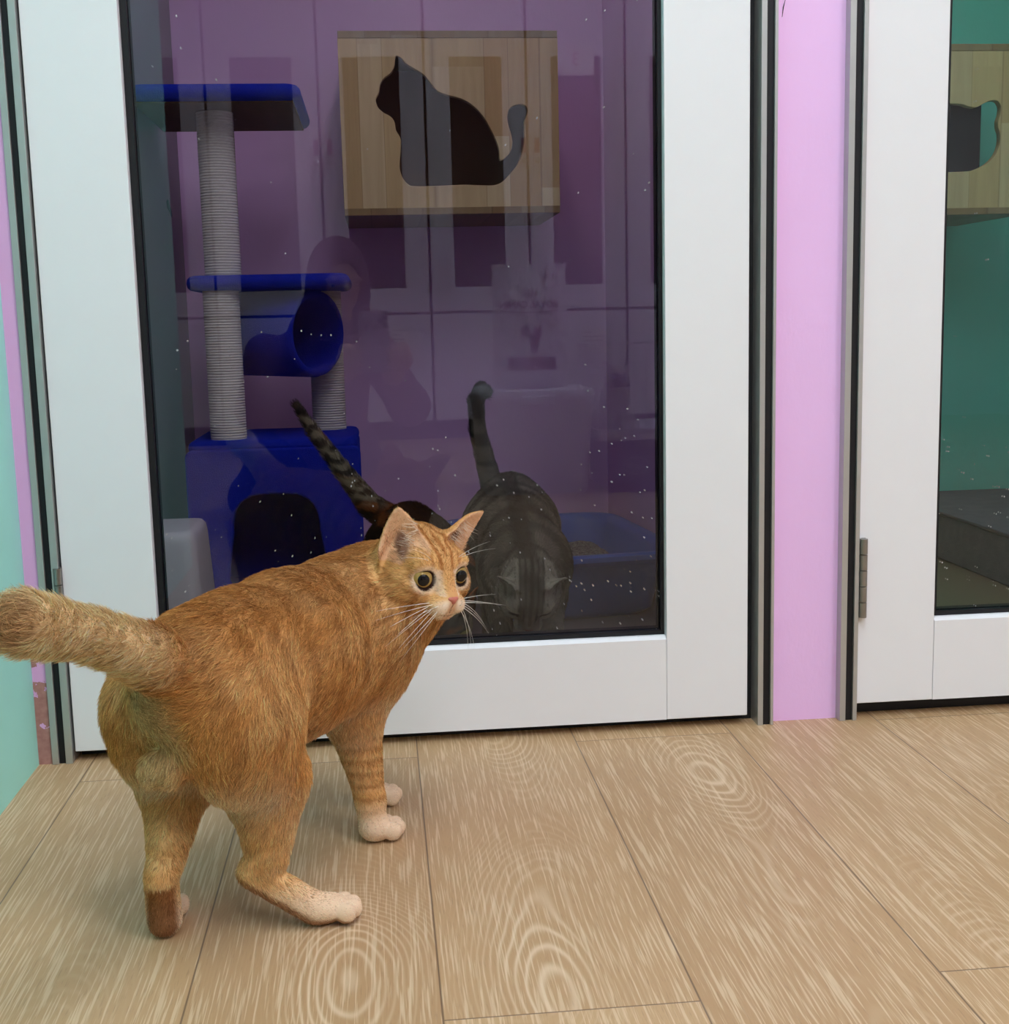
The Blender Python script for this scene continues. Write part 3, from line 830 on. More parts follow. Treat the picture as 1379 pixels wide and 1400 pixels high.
# ------------------------------------------------------------------ the orange cat
SO, HO = orange_sculpt()
def orange_colour(P, n, skin):
    D, M, L, CR, PA = (A(lin(c)) for c in ((156, 98, 44), (214, 158, 94), (238, 198, 142), (246, 230, 202), (238, 212, 184)))
    c = np.tile(M, (len(P), 1))
    w1 = wave(P, 40, 3); w2 = wave(P, 150, 4)
    al = (P - A((-.163, -.52, 0))) @ A((.5, .866, 0))
    side = (P - A((-.163, -.52, 0))) @ A((.866, -.5, 0))
    c = blend(c, np.clip(.22 + .30 * w1 + .18 * w2, 0, .7), L)
    st = sm(np.sin(al * 150 + 3.0 * wave(P, 14, 5) + side * 20), .1, .8)
    c = blend(c, .30 * st * sm(P[:, 2], .14, .22), D)
    c = blend(c, .42 * sm(P[:, 2], .26, .315) * sm(n[:, 2], .3, .8), D)                     # saddle along the spine
    c = blend(c, .55 * sm(-P[:, 2], -.19, -.13) * sm(-n[:, 2], .0, .6), CR)                 # belly
    leg = sm(-P[:, 2], -.15, -.09)
    c = blend(c, leg * (.25 + .30 * sm(np.sin(P[:, 2] * 330 + 2 * w1), -.2, .8)), L)
    c = blend(c, .85 * sm(-P[:, 2], -.058, -.020), PA)                                      # paws
    fore = (P[:, 1] > -.36)
    c = blend(c, .50 * fore * leg * sm(P[:, 2], .03, .06) * sm(np.sin(P[:, 2] * 420 + w1 * 3), .2, .9), D)
    # brown soles running up to the hocks
    lh = (P[:, 0] < -.17) & (P[:, 1] < -.505) & (P[:, 2] < .064)
    c = blend(c, .9 * lh * sm(-P[:, 2] + .004 * w2, -.060, -.050) * sm(-n[:, 1], .2, .75), lin((132, 80, 38)))
    rh = (P[:, 0] > -.17) & (P[:, 1] < -.45) & (P[:, 2] < .060)
    c = blend(c, .75 * rh * sm(-n[:, 2] - .5 * n[:, 0], .2, .6) , lin((150, 94, 48)))
    # rump fringe and under the tail
    d = np.linalg.norm((P - A((-.215, -.585, .200))) / A((.045, .045, .085)), axis=1)
    c = blend(c, .62 * sm(-d, -1.15, -.6), lin((218, 196, 150)))
    # tail: pale, a brown whorl at the blunt tip
    tl = sm(-P[:, 1], .590, .640) * (P[:, 2] > .26)
    c = blend(c, tl * .9, lin((248, 218, 170)))
    dt = np.linalg.norm(P - A((-.266, -.735, .353)), axis=1)
    c = blend(c, .70 * sm(-dt, -.030, -.012), lin((164, 112, 66)))
    # face
    l = ((P - HO['T']((0, 0, 0))) @ HO['R']) / HO['s']; x, y, z = np.abs(l[:, 0]), l[:, 1], l[:, 2]
    hd = (np.linalg.norm(l, axis=1) < .085) & (y > -.03)
    h = hd.astype(float)
    c = blend(c, h * .28, L)
    top = h * sm(z, .006, .016) * (y > -.02) * (x < .019)
    c = blend(c, top * .8 * sm(np.sin(x * 800 + 1.0 + 40 * z + 2.2 * wave(l, 110, 41)) + .5 * sm(z, .012, .03), .1, .9) * sm(-x, -.019, -.012), lin((158, 96, 48)))
    c = blend(c, .55 * h * sm(-np.abs(x - .0285 - .15 * (z + .004)), -.0040, -.0015) * (z < .006) * (y < .034), D)
    c = blend(c, .50 * h * sm(np.sin(z * 520 + y * 180), .3, .9) * (x > .022) * (z < .004), D)
    for sx in (1, -1):
        de = np.linalg.norm(l - A((sx * .0195, .0335, .003)), axis=1)
        c = blend(c, h * .60 * sm(-de, -.0150, -.0105), lin((246, 226, 202)))
        if skin: c = blend(c, h * sm(-de, -.0102, -.0088), lin((46, 30, 26)))
    mz = sm(-np.linalg.norm((l - A((0, .046, -.021))) / A((.019, .020, .012)), axis=1), -1.15, -.75)
    c = blend(c, h * mz * .85, lin((246, 228, 206)))
    c = blend(c, h * .55 * sm(-x, -.0055, -.003) * sm(-z, -.010, .006) * (y > .03) , lin((214, 156, 108)))
    c = blend(c, h * .45 * sm(-np.abs(x - .0085), -.004, -.001) * (z > -.008) * (z < .012) * (y > .03), lin((250, 234, 214)))
    if skin:
        mo = sm(-np.abs(z + .0248 + .0020 * np.cos(x / .010 * 1.6)), -.0010, -.0004) * (x < .010) * (y > .030)
        c = blend(c, h * mo * .7, lin((110, 66, 54)))
        c = blend(c, h * sm(-x, -.0008, -.0003) * (z < -.014) * (z > -.024) * (y > .04), lin((120, 76, 66)))
    # ears: pinkish inside
    for i, sx in enumerate((1, -1)):
        e = [q for q in SO.p if q['t'] == 'plate'][i]
        le = (P - e['c']) @ e['R']
        ins = (np.abs(le[:, 0]) < e['w']) & (le[:, 2] > -.010) & (le[:, 2] < e['h'] * 1.05) & (np.abs(le[:, 1]) < .028)
        fr = (n @ e['R'][:, 1])
        c = blend(c, ins * .8 * sm(fr, .1, .5), lin((226, 182, 148)))
        c = blend(c, ins * .8 * sm(fr, .1, .5) * sm(-np.hypot(le[:, 0] / .008, (le[:, 2] - .004) / .012), -1.2, -.5), lin((96, 56, 50)))
        c = blend(c, ins * .5 * sm(-fr, .1, .5), lin((206, 150, 92)))
    return c
orange = base_cat('orange_cat', SO, HO, orange_colour, 'orange tabby cat standing on the oak floor, looking back over its shoulder', .0019, FURN[0], 21, .00017)
cat_face(orange, HO, ((150, 122, 62), (186, 156, 92)), ((190, 112, 96), 'pink'), (.33, 1, .14), 35, True, 4)
def ear_tufts():
    g = random.Random(5); m = paint('tuft_cream', (246, 234, 216), .6, .02)
    for i, sx in enumerate((1, -1)):
        e = [q for q in SO.p if q['t'] == 'plate'][i]; E = e['R']; bm = bmesh.new()
        for k in range(46):
            u = g.random(); base = e['c'] + E @ A((-sx * g.uniform(.006, .019) , .010 - .006 * u, -.006 + .030 * u))
            dr = vnorm(E @ A((sx * g.uniform(.4, 1.2), .5 + g.uniform(-.2, .3), g.uniform(-.1, .7))))
            L = g.uniform(.010, .021)
            tube(bm, [base + dr * L * t + E @ A((0, 0, .003)) * t * t for t in np.linspace(0, 1, 5)], [.00022, .0002, .00016, .0001, .00004], 4)
        obj('ear_tuft', bm, m, orange, smooth=True, angle=180)
ear_tufts()

# ------------------------------------------------------------------ grey tabby behind the glass
ST, HT = tabby_sculpt()
def tabby_colour(P, n, skin):
    K, G, L = (A(lin(c)) for c in ((36, 35, 33), (124, 120, 108), (196, 190, 170)))
    c = np.tile(G, (len(P), 1)); w = wave(P, 60, 7); w2 = wave(P, 220, 8)
    c = blend(c, np.clip(.25 + .4 * w + .2 * w2, 0, .8), K)
    c = blend(c, .85 * sm(-np.abs(P[:, 0] - .216), -.022, -.008) * (P[:, 2] > .2), K)
    st = sm(np.sin(P[:, 1] * 120 + 3 * wave(P, 18, 9)), .1, .7)
    c = blend(c, .6 * st, K)
    tl = (P[:, 2] > .305) & (P[:, 1] > .56)
    c = blend(c, tl * (.35 + .5 * sm(np.sin(P[:, 2] * 130), -.2, .5)), K)
    c = blend(c, tl * .9 * sm(P[:, 2], .37, .40), (.008, .008, .009))
    l = ((P - HT['T']((0, 0, 0))) @ HT['R']) / HT['s']; x, y, z = np.abs(l[:, 0]), l[:, 1], l[:, 2]
    h = ((np.linalg.norm(l, axis=1) < .075) & (y > -.035)).astype(float)
    c = blend(c, h * .35 * (x > .014), L)
    c = blend(c, h * .9 * sm(np.sin(x * 900 + .6), .1, .7) * (x < .021) * (z > -.002), K)
    c = blend(c, h * .45 * sm(np.sin(z * 420 + y * 160), .3, .9) * (x > .022), K)
    for sx in (1, -1): c = blend(c, h * .75 * sm(-np.linalg.norm((l - A((sx * .024, .026, .012))) / A((.012, .02, .009)), axis=1), -1.2, -.5), L)
    for sx in (1, -1): c = blend(c, h * .9 * sm(-np.linalg.norm((l - A((sx * .0195, .034, .002))) / A((.009, .012, .0022)), axis=1), -1.2, -.7), K)
    c = blend(c, h * .6 * sm(-np.linalg.norm((l - A((0, .046, -.021))) / A((.018, .018, .012)), axis=1), -1.1, -.7), L)
    return c
tabby = base_cat('tabby_cat', ST, HT, tabby_colour, 'dark grey tabby cat behind the glass, head down to eat, tail upright', .0028, FURN[1], 22, .00020)
cat_face(tabby, HT, ((120, 130, 80), (150, 150, 90)), ((110, 70, 66), 'brown'), (0, 1, -.2), 24, False, eyes=False)

# ------------------------------------------------------------------ tortoiseshell behind the orange cat
SR, HR = tortie_sculpt()
def tortie_colour(P, n, skin):
    K, O, B = A((.010, .009, .009)), A(lin((168, 96, 46))), A(lin((150, 140, 116)))
    c = np.tile(K, (len(P), 1))
    w = wave(P, 70, 31) + .5 * wave(P, 190, 33)
    c = blend(c, sm(w, .55, .95) * .6, O)
    d = np.linalg.norm((P - A((.012, .570, .205))) / A((.032, .04, .045)), axis=1)
    c = blend(c, .8 * sm(-d, -1.1, -.6), O)
    tl = sm(P[:, 2], .235, .262) * (P[:, 0] < .01)
    c = blend(c, tl * (.15 + .75 * sm(wave(P, 230, 34) + .2, -.1, .6)), B)
    c = blend(c, tl * sm(P[:, 2], .385, .41) * .8, K)
    l = ((P - HR['T']((0, 0, 0))) @ HR['R']) / HR['s']
    h = (np.linalg.norm(l, axis=1) < .075).astype(float)
    c = blend(c, h * .6 * sm(wave(P, 120, 35), -.2, .5), B)
    return c
tortie = base_cat('tortoiseshell_cat', SR, HR, tortie_colour, 'black and orange tortoiseshell cat behind the glass, tail raised beside the cat tree', .0028, FURN[2], 23, .00020)
cat_face(tortie, HR, ((120, 120, 70), (150, 140, 80)), ((90, 60, 56), 'dark'), (0, 1, -.2), 24, False)
# ------------------------------------------------------------------ cat tree
def plush(name, c, c2):
    t = NT(name); co = t.obj()
    n = t.noise(co, 34, 4, .65).outputs[0]; f = t.noise(co, 620, 2).outputs[0]
    col = t.mix(t.math('MULTIPLY_ADD', f, .5, t.math('MULTIPLY', n, .5)), lin(c), lin(c2))
    # shed hairs felted into the pile
    hair = t.noise(t.mapping(co, (1, 1, 2.2)), 60, 5, .75, dist=2.5).outputs[0]
    col = t.mix(t.n('MapRange', {0: hair, 1: .63, 2: .74, 3: 0, 4: .35}).outputs[0], col, lin((150, 150, 160)))
    h = t.math('ADD', f, t.math('MULTIPLY', n, .8))
    return t.pbr(col, .95, .1, 0, t.bump(h, .7, .004), **{'Sheen Weight': .35, 'Sheen Roughness': .4, 'Sheen Tint': (*lin(c2), 1)})
BLUE = plush('blue_plush', (12, 26, 150), (26, 52, 205))
PLYBOARD = None
def sisal():
    t = NT('sisal_rope'); co = t.obj()
    n = t.noise(t.mapping(co, (1, 1, 4)), 120, 3).outputs[0]
    return t.pbr(t.mix(n, lin((196, 190, 180)), lin((238, 234, 226))), .9, .1, 0, t.bump(t.noise(co, 700, 2).outputs[0], .4, .001))
SISAL = sisal()
def chipboard():
    t = NT('brown_board'); co = t.obj()
    return t.pbr(t.mix(t.noise(co, 90, 4).outputs[0], lin((98, 74, 54)), lin((136, 106, 78))), .8, .2)
BOARD = chipboard()

def sisal_post(x, y, z0, z1, r, parent):
    bm = bmesh.new(); p = .0052; n = int((z1 - z0) / p); prof = [(r - .002, z0)]
    for i in range(n):
        z = z0 + (z1 - z0) * i / n; st = (z1 - z0) / n
        prof += [(r - .0018, z + .02 * st), (r - .0004, z + .25 * st), (r, z + .5 * st), (r - .0004, z + .75 * st)]
    prof.append((r - .002, z1))
    lathe(bm, prof, 36, (x, y, 0))
    return obj('sisal_post', bm, SISAL, parent, smooth=True, angle=80)

def pad(name, x0, x1, y0, y1, z0, z1, r, m, parent):
    """plush-wrapped board with soft corners"""
    bm = bmesh.new(); w, d = x1 - x0, y1 - y0; cx, cy = (x0 + x1) / 2, (y0 + y1) / 2; h = z1 - z0; e = min(h * .48, .013)
    L = []
    for k in range(7):
        a = -PI / 2 + PI / 2 * k / 3 if k <= 3 else None
    for t in [-90, -60, -30, 0]:
        s = e * (1 - math.cos(math.radians(t))); L.append([(cx + a, cy + b, z0 + e + e * math.sin(math.radians(t))) for a, b in rrect(w - 2 * s, d - 2 * s, max(r - s, .003), 6)])
    for t in [0, 30, 60, 90]:
        s = e * (1 - math.cos(math.radians(t))); L.append([(cx + a, cy + b, z1 - e + e * math.sin(math.radians(t))) for a, b in rrect(w - 2 * s, d - 2 * s, max(r - s, .003), 6)])
    loft(bm, L)
    return obj(name, bm, m, parent, smooth=True, angle=60)

tree = thing('cat_tree', 'tall blue plush cat tree with cream sisal posts, tunnel and arched base house', 'cat tree', (-.21, .98, .002))
def TP(o):
    o.location = (.21, -.98, -.002); return o
# base house: plush box with an arched doorway, hollow inside
hx0, hx1, hy0, hy1, hz1 = -.372, -.045, .835, 1.135, .343
def arch(w, h, cx, z0):
    P = [(cx - w / 2, z0), (cx - w / 2, z0 + h * .62)]
    for i in range(1, 12):
        a = PI - PI * i / 12
        ca, sa = math.cos(a), math.sin(a)
        P.append((cx + w / 2 * math.copysign(abs(ca) ** .62, ca), z0 + h * .62 + h * .38 * abs(sa) ** .8))
    return P + [(cx + w / 2, z0 + h * .62), (cx + w / 2, z0)]
cx = (hx0 + hx1) / 2
outer = [(cx + a, .002 + (hz1 - .022) / 2 + b) for a, b in rrect(hx1 - hx0, hz1 - .024, .012, 4)]
hole = smooth_loop(arch(.178, .212, cx + .0, .030), 3)
fp = cut_sheet('front_panel', [outer, hole], .020, BLUE, tree, .005); fp.data.transform(Matrix.Translation((0, hy0 + .012, 0))); TP(fp)
bm = bmesh.new(); box(bm, hx0, hx0 + .022, hy0 + .026, hy1, .002, hz1 - .02); TP(obj('side_panel', bm, BLUE, tree, bevel=.006))
bm = bmesh.new(); box(bm, hx1 - .022, hx1, hy0 + .026, hy1, .002, hz1 - .02); TP(obj('side_panel', bm, BLUE, tree, bevel=.006))
TP(obj('back_panel', bx(hx0 + .022, hx1 - .022, hy1 - .022, hy1, .002, hz1 - .02), BLUE, tree))
TP(obj('base_board', bx(hx0 + .022, hx1 - .022, hy0 + .026, hy1 - .022, .002, .022), BLUE, tree))
TP(pad('house_top', hx0, hx1, hy0, hy1, hz1 - .026, hz1, .022, BLUE, tree))
TP(sisal_post(-.2975, .895, hz1 - .004, .632, .0355, tree))
TP(sisal_post(-.1060, 1.065, hz1 - .004, .632, .0355, tree))
TP(pad('shelf', -.360, -.048, .845, 1.130, .630, .659, .035, BLUE, tree))
TP(sisal_post(-.2920, .905, .655, .972, .0355, tree))
tp = TP(pad('top_platform', -.4335, -.122, .775, 1.150, .968, .998, .03, BLUE, tree))
TP(obj('platform_underside', bx(-.424, -.136, .791, 1.134, .9655, .9690), BOARD, tree))
# tunnel slung under the shelf
def tunnel():
    bm = bmesh.new(); R, L = .0870, .215
    ax = Vector((.80, -.60, -.02)).normalized()
    q = ax.to_track_quat('Z', 'X')
    c = Vector((-.115, .925, .5440)) - ax * L
    prof = [(R - .012, .0), (R, .006), (R, L - .012), (R - .003, L - .003), (R - .0085, L), (R - .014, L - .003), (R - .017, L - .012), (R - .017, .004)]
    lathe(bm, prof, 48, c, q, closed=True)
    return obj('tunnel', bm, BLUE, tree, smooth=True, angle=70)
TP(tunnel())
fur_tuft = bmesh.new()
for i in range(5):
    a = (-.085 + .004 * i, 1.03, .43); tube(fur_tuft, [a, (a[0] + rnd.uniform(-.006, .006), 1.026, a[2] + rnd.uniform(-.004, .006))], .0016, 6)
fur_tuft.free()

# ------------------------------------------------------------------ wall boxes with a cat-shaped doorway
def laminated(name, vertical=True, seed=0, tint=1.0):
    t = NT(name); co = t.obj()
    s = t.n('SeparateXYZ', {0: co}); x, z = s.outputs['X'], s.outputs['Z']
    y = s.outputs['Y']
    # boards of uneven width: a warped coordinate cut into cells
    wx = t.math('ADD', t.math('MULTIPLY', x, 12), t.math('ADD', seed + .37, t.math('MULTIPLY', t.math('SINE', t.math('MULTIPLY_ADD', x, 23, seed * 1.7)), .38)))
    cell = t.math('FLOOR', wx)
    jz = t.math('FLOOR', t.math('ADD', t.math('MULTIPLY', z, 2.6), t.math('MULTIPLY', t.n('TexWhiteNoise', {'W': cell}, noise_dimensions='1D').outputs['Value'], 7)))
    rn = t.n('TexWhiteNoise', {'Vector': t.n('CombineXYZ', {0: cell, 1: jz, 2: float(seed)}).outputs[0]}).outputs['Value']
    v = t.n('CombineXYZ', {0: t.math('MULTIPLY', x, 60), 1: t.math('MULTIPLY', y, 60), 2: t.math('MULTIPLY_ADD', z, 4, t.math('MULTIPLY', rn, 40))}).outputs[0]
    g = t.noise(v, 1.0, 4, .6, dist=.6).outputs[0]
    fine = t.noise(t.mapping(v, (6, 6, 2)), 1.0, 2).outputs[0]
    base = t.ramp(rn, [(0, lin((186, 150, 92))), (.3, lin((228, 200, 142))), (.55, lin((206, 168, 112))), (.8, lin((236, 214, 164))), (1, lin((196, 164, 118)))])
    col = t.mix(t.n('MapRange', {0: g, 1: .35, 2: .75, 3: 0, 4: .55}).outputs[0], base, t.mix(.5, base, lin((120, 80, 46))))
    col = t.mix(t.math('MULTIPLY', fine, .25), col, lin((228, 200, 158)))
    kn = t.n('TexVoronoi', {'Vector': t.mapping(co, (1, .2, .7)), 'Scale': 5.0}).outputs['Distance']
    col = t.mix(t.n('MapRange', {0: kn, 1: .03, 2: .09, 3: .75, 4: 0}).outputs[0], col, lin((88, 58, 36)))
    edge = t.math('MINIMUM', t.math('FRACT', wx), t.math('SUBTRACT', 1, t.math('FRACT', wx)))
    col = t.mix(t.n('MapRange', {0: edge, 1: .0, 2: .025, 3: .4, 4: 0}).outputs[0], col, lin((110, 78, 50)))
    if tint < 1: col = t.mix(1.0, col, (tint, tint * .93, tint * .86), 'MULTIPLY')
    return t.pbr(col, .42, .35, 0, t.bump(fine, .1, .0005))
WOODS = [laminated('laminated_rubberwood', True, 0), laminated('laminated_rubberwood_dark', True, 5)]
EDGEWOOD = laminated('laminated_rubberwood_edge', True, 3, .48)
INSIDE = paint('box_inside', (168, 128, 104), .8, .08)

def cat_box(name, label, x0, x1, y0, z0, z1, loop, m, depth=.345, right_open=False):
    cxx = (x0 + x1) / 2
    r = thing(name, label, 'cat box', (cxx, y0, z0))
    def put(o): o.location = (-cxx, -y0, -z0); return o
    T = .0145
    put(obj('top_panel', bx(x0, x1, y0, y0 + depth, z1 - T, z1), EDGEWOOD, r, bevel=.001))
    put(obj('bottom_panel', bx(x0, x1, y0, y0 + depth, z0, z0 + T), EDGEWOOD, r, bevel=.001))
    fp = cut_sheet('front_panel', [[(x0 + .0005, z0 + T + .0003), (x1 - .0005, z0 + T + .0003), (x1 - .0005, z1 - T - .0003), (x0 + .0005, z1 - T - .0003)], loop], .016, m, r, .0012)
    fp.data.transform(Matrix.Translation((0, y0 + .0105, 0))); put(fp)
    put(obj('side_panel', bx(x0, x0 + T, y0 + .021, y0 + depth, z0 + T, z1 - T), m, r))
    if not right_open:
        put(obj('side_panel', bx(x1 - T, x1, y0 + .021, y0 + depth, z0 + T, z1 - T), m, r))
        put(obj('back_panel', bx(x0 + T, x1 - T, y0 + depth - .006, y0 + depth, z0 + T, z1 - T), INSIDE, r))
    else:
        put(obj('back_panel', bx(x0 + T, x0 + .20, y0 + depth - .012, y0 + depth, z0 + T, z1 - T), BLACK, r))  # black backing, added to keep the left of the opening dark
        put(obj('added_dark_board', bx(x0 + T, right_open, y0 + .060, y0 + .068, z0 + T, z1 - T), BLACK, r))  # black board added so the left part of the opening reads dark
    return r
CP = [(395,205),(430,222),(455,250),(535,300),(575,350),(610,390),(660,410),(735,432),(800,475),(850,535),(890,610),(915,670),(925,715),(928,757),(960,738),(985,700),(990,650),(975,590),(966,540),(975,495),(1000,470),(1040,462),(1070,472),(1080,500),(1070,535),(1060,560),(1060,640),(1050,710),(1020,785),(975,840),(935,880),(890,898),(800,896),(720,893),(600,897),(470,897),(435,885),(405,845),(393,790),(400,720),(405,650),(395,625),(380,595),(375,555),(355,525),(320,505),(290,475),(282,430),(300,395),(308,355),(330,320),(365,295),(385,255)]
cat1 = smooth_loop([(-.054 + (a - 105) / 1133 * .447, 1.150 - (b - 78) / 967 * .366) for a, b in CP], 5)
cat_box('cat_wall_box', 'wooden wall box with a sitting-cat cutout, high on the pink wall', -.056, .394, 1.06, .783, 1.150, cat1, WOODS[0])
HP = [(1.2340,.9960),(1.2590,.9990),(1.2820,.9935),(1.3000,.9915),(1.3160,.9990),(1.3320,1.0050),(1.3480,1.0040),(1.3565,.9920),(1.3560,.9750),(1.3520,.9620),(1.3525,.9480),(1.3575,.9340),(1.3570,.9120),(1.3480,.8900),(1.3300,.8720),(1.3050,.8600),(1.2750,.8550),(1.2340,.8540)]
MX = 1.215
half = HP[1:-1]
loop2 = smooth_loop([(a, b) for a, b in half] + [(2 * MX - a, b) for a, b in half[::-1]], 5)
cat_box('cat_wall_box', 'wooden wall box with a cat-head cutout, high on the teal wall', 1.005, 1.425, 1.06, .765, 1.121, loop2, WOODS[1], right_open=1.340)

# ------------------------------------------------------------------ litter tray
def litter_tray():
    r = thing('litter_tray', 'blue plastic litter tray behind the grey tabby cat', 'litter tray', (.335, .875, .002), math.radians(6))
    m = paint('blue_plastic', (56, 104, 190), .38, .04, 20, .05)
    W, D, H = .415, .545, .128
    def lp(s, z, rr): return [(a, b, z) for a, b in rrect(W - 2 * s, D - 2 * s, rr, 7)]
    bm = bmesh.new()
    L = [lp(.062, 0, .05), lp(.050, .010, .055), lp(.030, H - .022, .065), lp(.006, H - .020, .075), lp(.000, H - .012, .078), lp(.001, H - .003, .078), lp(.006, H, .075), lp(.020, H, .068), lp(.030, H - .004, .064), lp(.036, H - .014, .062), lp(.054, .014, .052), lp(.064, .006, .046)]
    loft(bm, L)
    obj('tray', bm, m, r, smooth=True, angle=40)
    lit = NT('clay_litter'); co = lit.obj(); vv = lit.n('TexVoronoi', {'Vector': co, 'Scale': 260.0})
    lit.pbr(lit.mix(lit.n('SeparateColor', {0: vv.outputs['Color']}).outputs[0], lin((104, 98, 90)), lin((176, 168, 154))), .95, .1, 0, lit.bump(vv.outputs['Distance'], 1.0, .004))
    bm = bmesh.new(); N = 26; g = []
    for i in range(N + 1):
        row = []
        for j in range(N + 1):
            a, b = i / N * 2 - 1, j / N * 2 - 1
            ss = .048
            x = a * (W / 2 - ss) * (1 - .05 * b * b); y = b * (D / 2 - ss) * (1 - .05 * a * a)
            z = .052 + .010 * math.sin(5 * a + 1) * math.cos(4 * b) + .014 * (b > 0) * b + rnd.uniform(-.0015, .0015) - .004 * (abs(a) > .95 or abs(b) > .95)
            row.append(bm.verts.new((x, y, z)))
        g.append(row)
    for i in range(N):
        for j in range(N): bm.faces.new((g[i][j], g[i + 1][j], g[i + 1][j + 1], g[i][j + 1]))
    lo = obj('cat_litter', bm, lit.m, r, smooth=True, angle=180); tag(lo, kind='stuff')
litter_tray()

# ------------------------------------------------------------------ pale bin by the cubicle's left wall
def bin_():
    r = thing('plastic_bin', 'pale grey tapered plastic bin in the corner left of the cat tree', 'bin', (-.360, .500, .002))
    m = paint('pale_grey_plastic', (196, 196, 200), .4, .03, 20, .05)
    bm = bmesh.new(); H = .232
    prof = [(.130, .20, 0), (.134, .204, .004), (.112, .176, H - .020), (.108, .172, H - .008), (.098, .160, H - .001), (.080, .14, H)]
    loft(bm, [[(a, b, z) for a, b in rrect(w, d, .022, 5)] for w, d, z in prof])
    obj('body', bm, m, r, smooth=True, angle=50)
    bm = bmesh.new(); loft(bm, [[(a, b, z) for a, b in rrect(w, d, .024, 5)] for w, d, z in ((.137, .207, .010), (.139, .209, .016), (.137, .207, .022))])
    obj('rim', bm, m, r, smooth=True)
bin_()

# ------------------------------------------------------------------ food bowl the two cats eat from
def bowl():
    r = thing('food_bowl', 'shallow steel food bowl under the two cats behind the glass', 'bowl', (.155, .155, .002))
    bm = bmesh.new()
    lathe(bm, [(.001, .004), (.045, .004), (.062, .010), (.070, .030), (.073, .036), (.075, .036), (.076, .033), (.080, .004), (.083, 0), (.001, 0)], 40)
    obj('dish', bm, STEEL, r, smooth=True, angle=40)
    bm = bmesh.new(); lathe(bm, [(.0, .020), (.03, .019), (.060, .012), (.0605, .0105)], 30)
    o = obj('kibble', bm, paint('kibble_brown', (120, 84, 52), .8, .3, 200, 1.0, 240), r, smooth=True); tag(o, kind='stuff')
bowl()

# ------------------------------------------------------------------ grey plinth in the teal cubicle
def plinth():
    r = thing('carpeted_plinth', 'low grey carpeted plinth on the floor of the teal cubicle', 'platform', (1.42, 1.03, .002))
    t = NT('grey_carpet'); co = t.obj(); n = t.noise(co, 300, 3).outputs[0]; b = t.noise(co, 30, 3).outputs[0]
    t.pbr(t.mix(t.math('MULTIPLY_ADD', n, .6, t.math('MULTIPLY', b, .4)), lin((70, 74, 84)), lin((130, 134, 144))), .95, .1, 0, t.bump(n, .6, .004))
    o = obj('block', bx(-.168, .168, -.36, .366, 0, .102), t.m, r, bevel=.006)
    o = obj('top_pad', bx(-.170, .170, -.362, .368, .102, .110), t.m, r, bevel=.003)
plinth()
# ------------------------------------------------------------------ the room behind the camera, seen mirrored in the glass
CUP = paint('white_laminate', (226, 226, 234), .35, .01, 10, .03)
FRONT = -4.51
def cupboards():
    gaps = [-1.27, -.75, -.23, .268, .752, 1.228, 1.70, 2.17]
    glassd = NT('dark_cupboard_glass'); glassd.pbr(lin((46, 34, 36)), .12, .5)
    red = paint('key_plate', (150, 90, 110), .4)
    chrome = paint('knob_metal', (225, 225, 225), .25, .02, metal=.4)
    shade = paint('carcass_gap_shade', (60, 54, 62), .6)  # carcass coloured dark to paint the shade in the door gaps
    for i, (a, b) in enumerate(zip(gaps[:-1], gaps[1:])):
        names = ['far left', 'second from left', 'third from left', 'fourth from left', 'fifth from left', 'sixth from left', 'far right']
        r = thing('cupboard', 'tall white cupboard with glass upper door, %s of the row behind the camera' % names[i], 'cupboard', ((a + b) / 2, FRONT - .2, 0), group='white cupboards along the back wall')
        def put(o): o.location = (-(a + b) / 2, -(FRONT - .2), 0); return o
        put(obj('carcass', bx(a + .001, b - .001, FRONT - .46, FRONT - .019, .09, 2.12), shade, r))
        put(obj('plinth', bx(a + .001, b - .001, FRONT - .42, FRONT - .06, 0, .09), BLACK, r))
        put(obj('lower_door', bx(a + .007, b - .007, FRONT - .018, FRONT, .095, .608), CUP, r, bevel=.002))
        st = .118
        d = cut_sheet('glass_door', [[(a + .007, .622), (b - .007, .622), (b - .007, 2.115), (a + .007, 2.115)], [(a + st, .735), (b - st, .735), (b - st, 1.805), (a + st, 1.805)]], .018, CUP, r)
        d.data.transform(Matrix.Translation((0, FRONT - .009, 0))); put(d)
        pn = obj('pane', bx(a + st - .004, b - st + .004, FRONT - .014, FRONT - .010, .731, 1.809), glassd.m, d); pn.location = (0, 0, 0)
        left = i % 2 == 0        # knobs either side of each second gap
        kx = b - .020 if i % 2 == 1 else a + .045
        kb = bmesh.new(); lathe(kb, [(.004, 0), (.004, .012), (.013, .018), (.014, .024), (.008, .028), (0, .0285)], 16, (kx, FRONT + .0, 1.322), Vector((0, 1, 0)).to_track_quat('Z', 'X'))
        obj('knob', kb, chrome, d, smooth=True)
        obj('key_plate', bx(kx - .012, kx + .012, FRONT, FRONT + .003, 1.36, 1.43), red, d)
cupboards()
INK = paint('dark_ink', (70, 62, 70), .6)
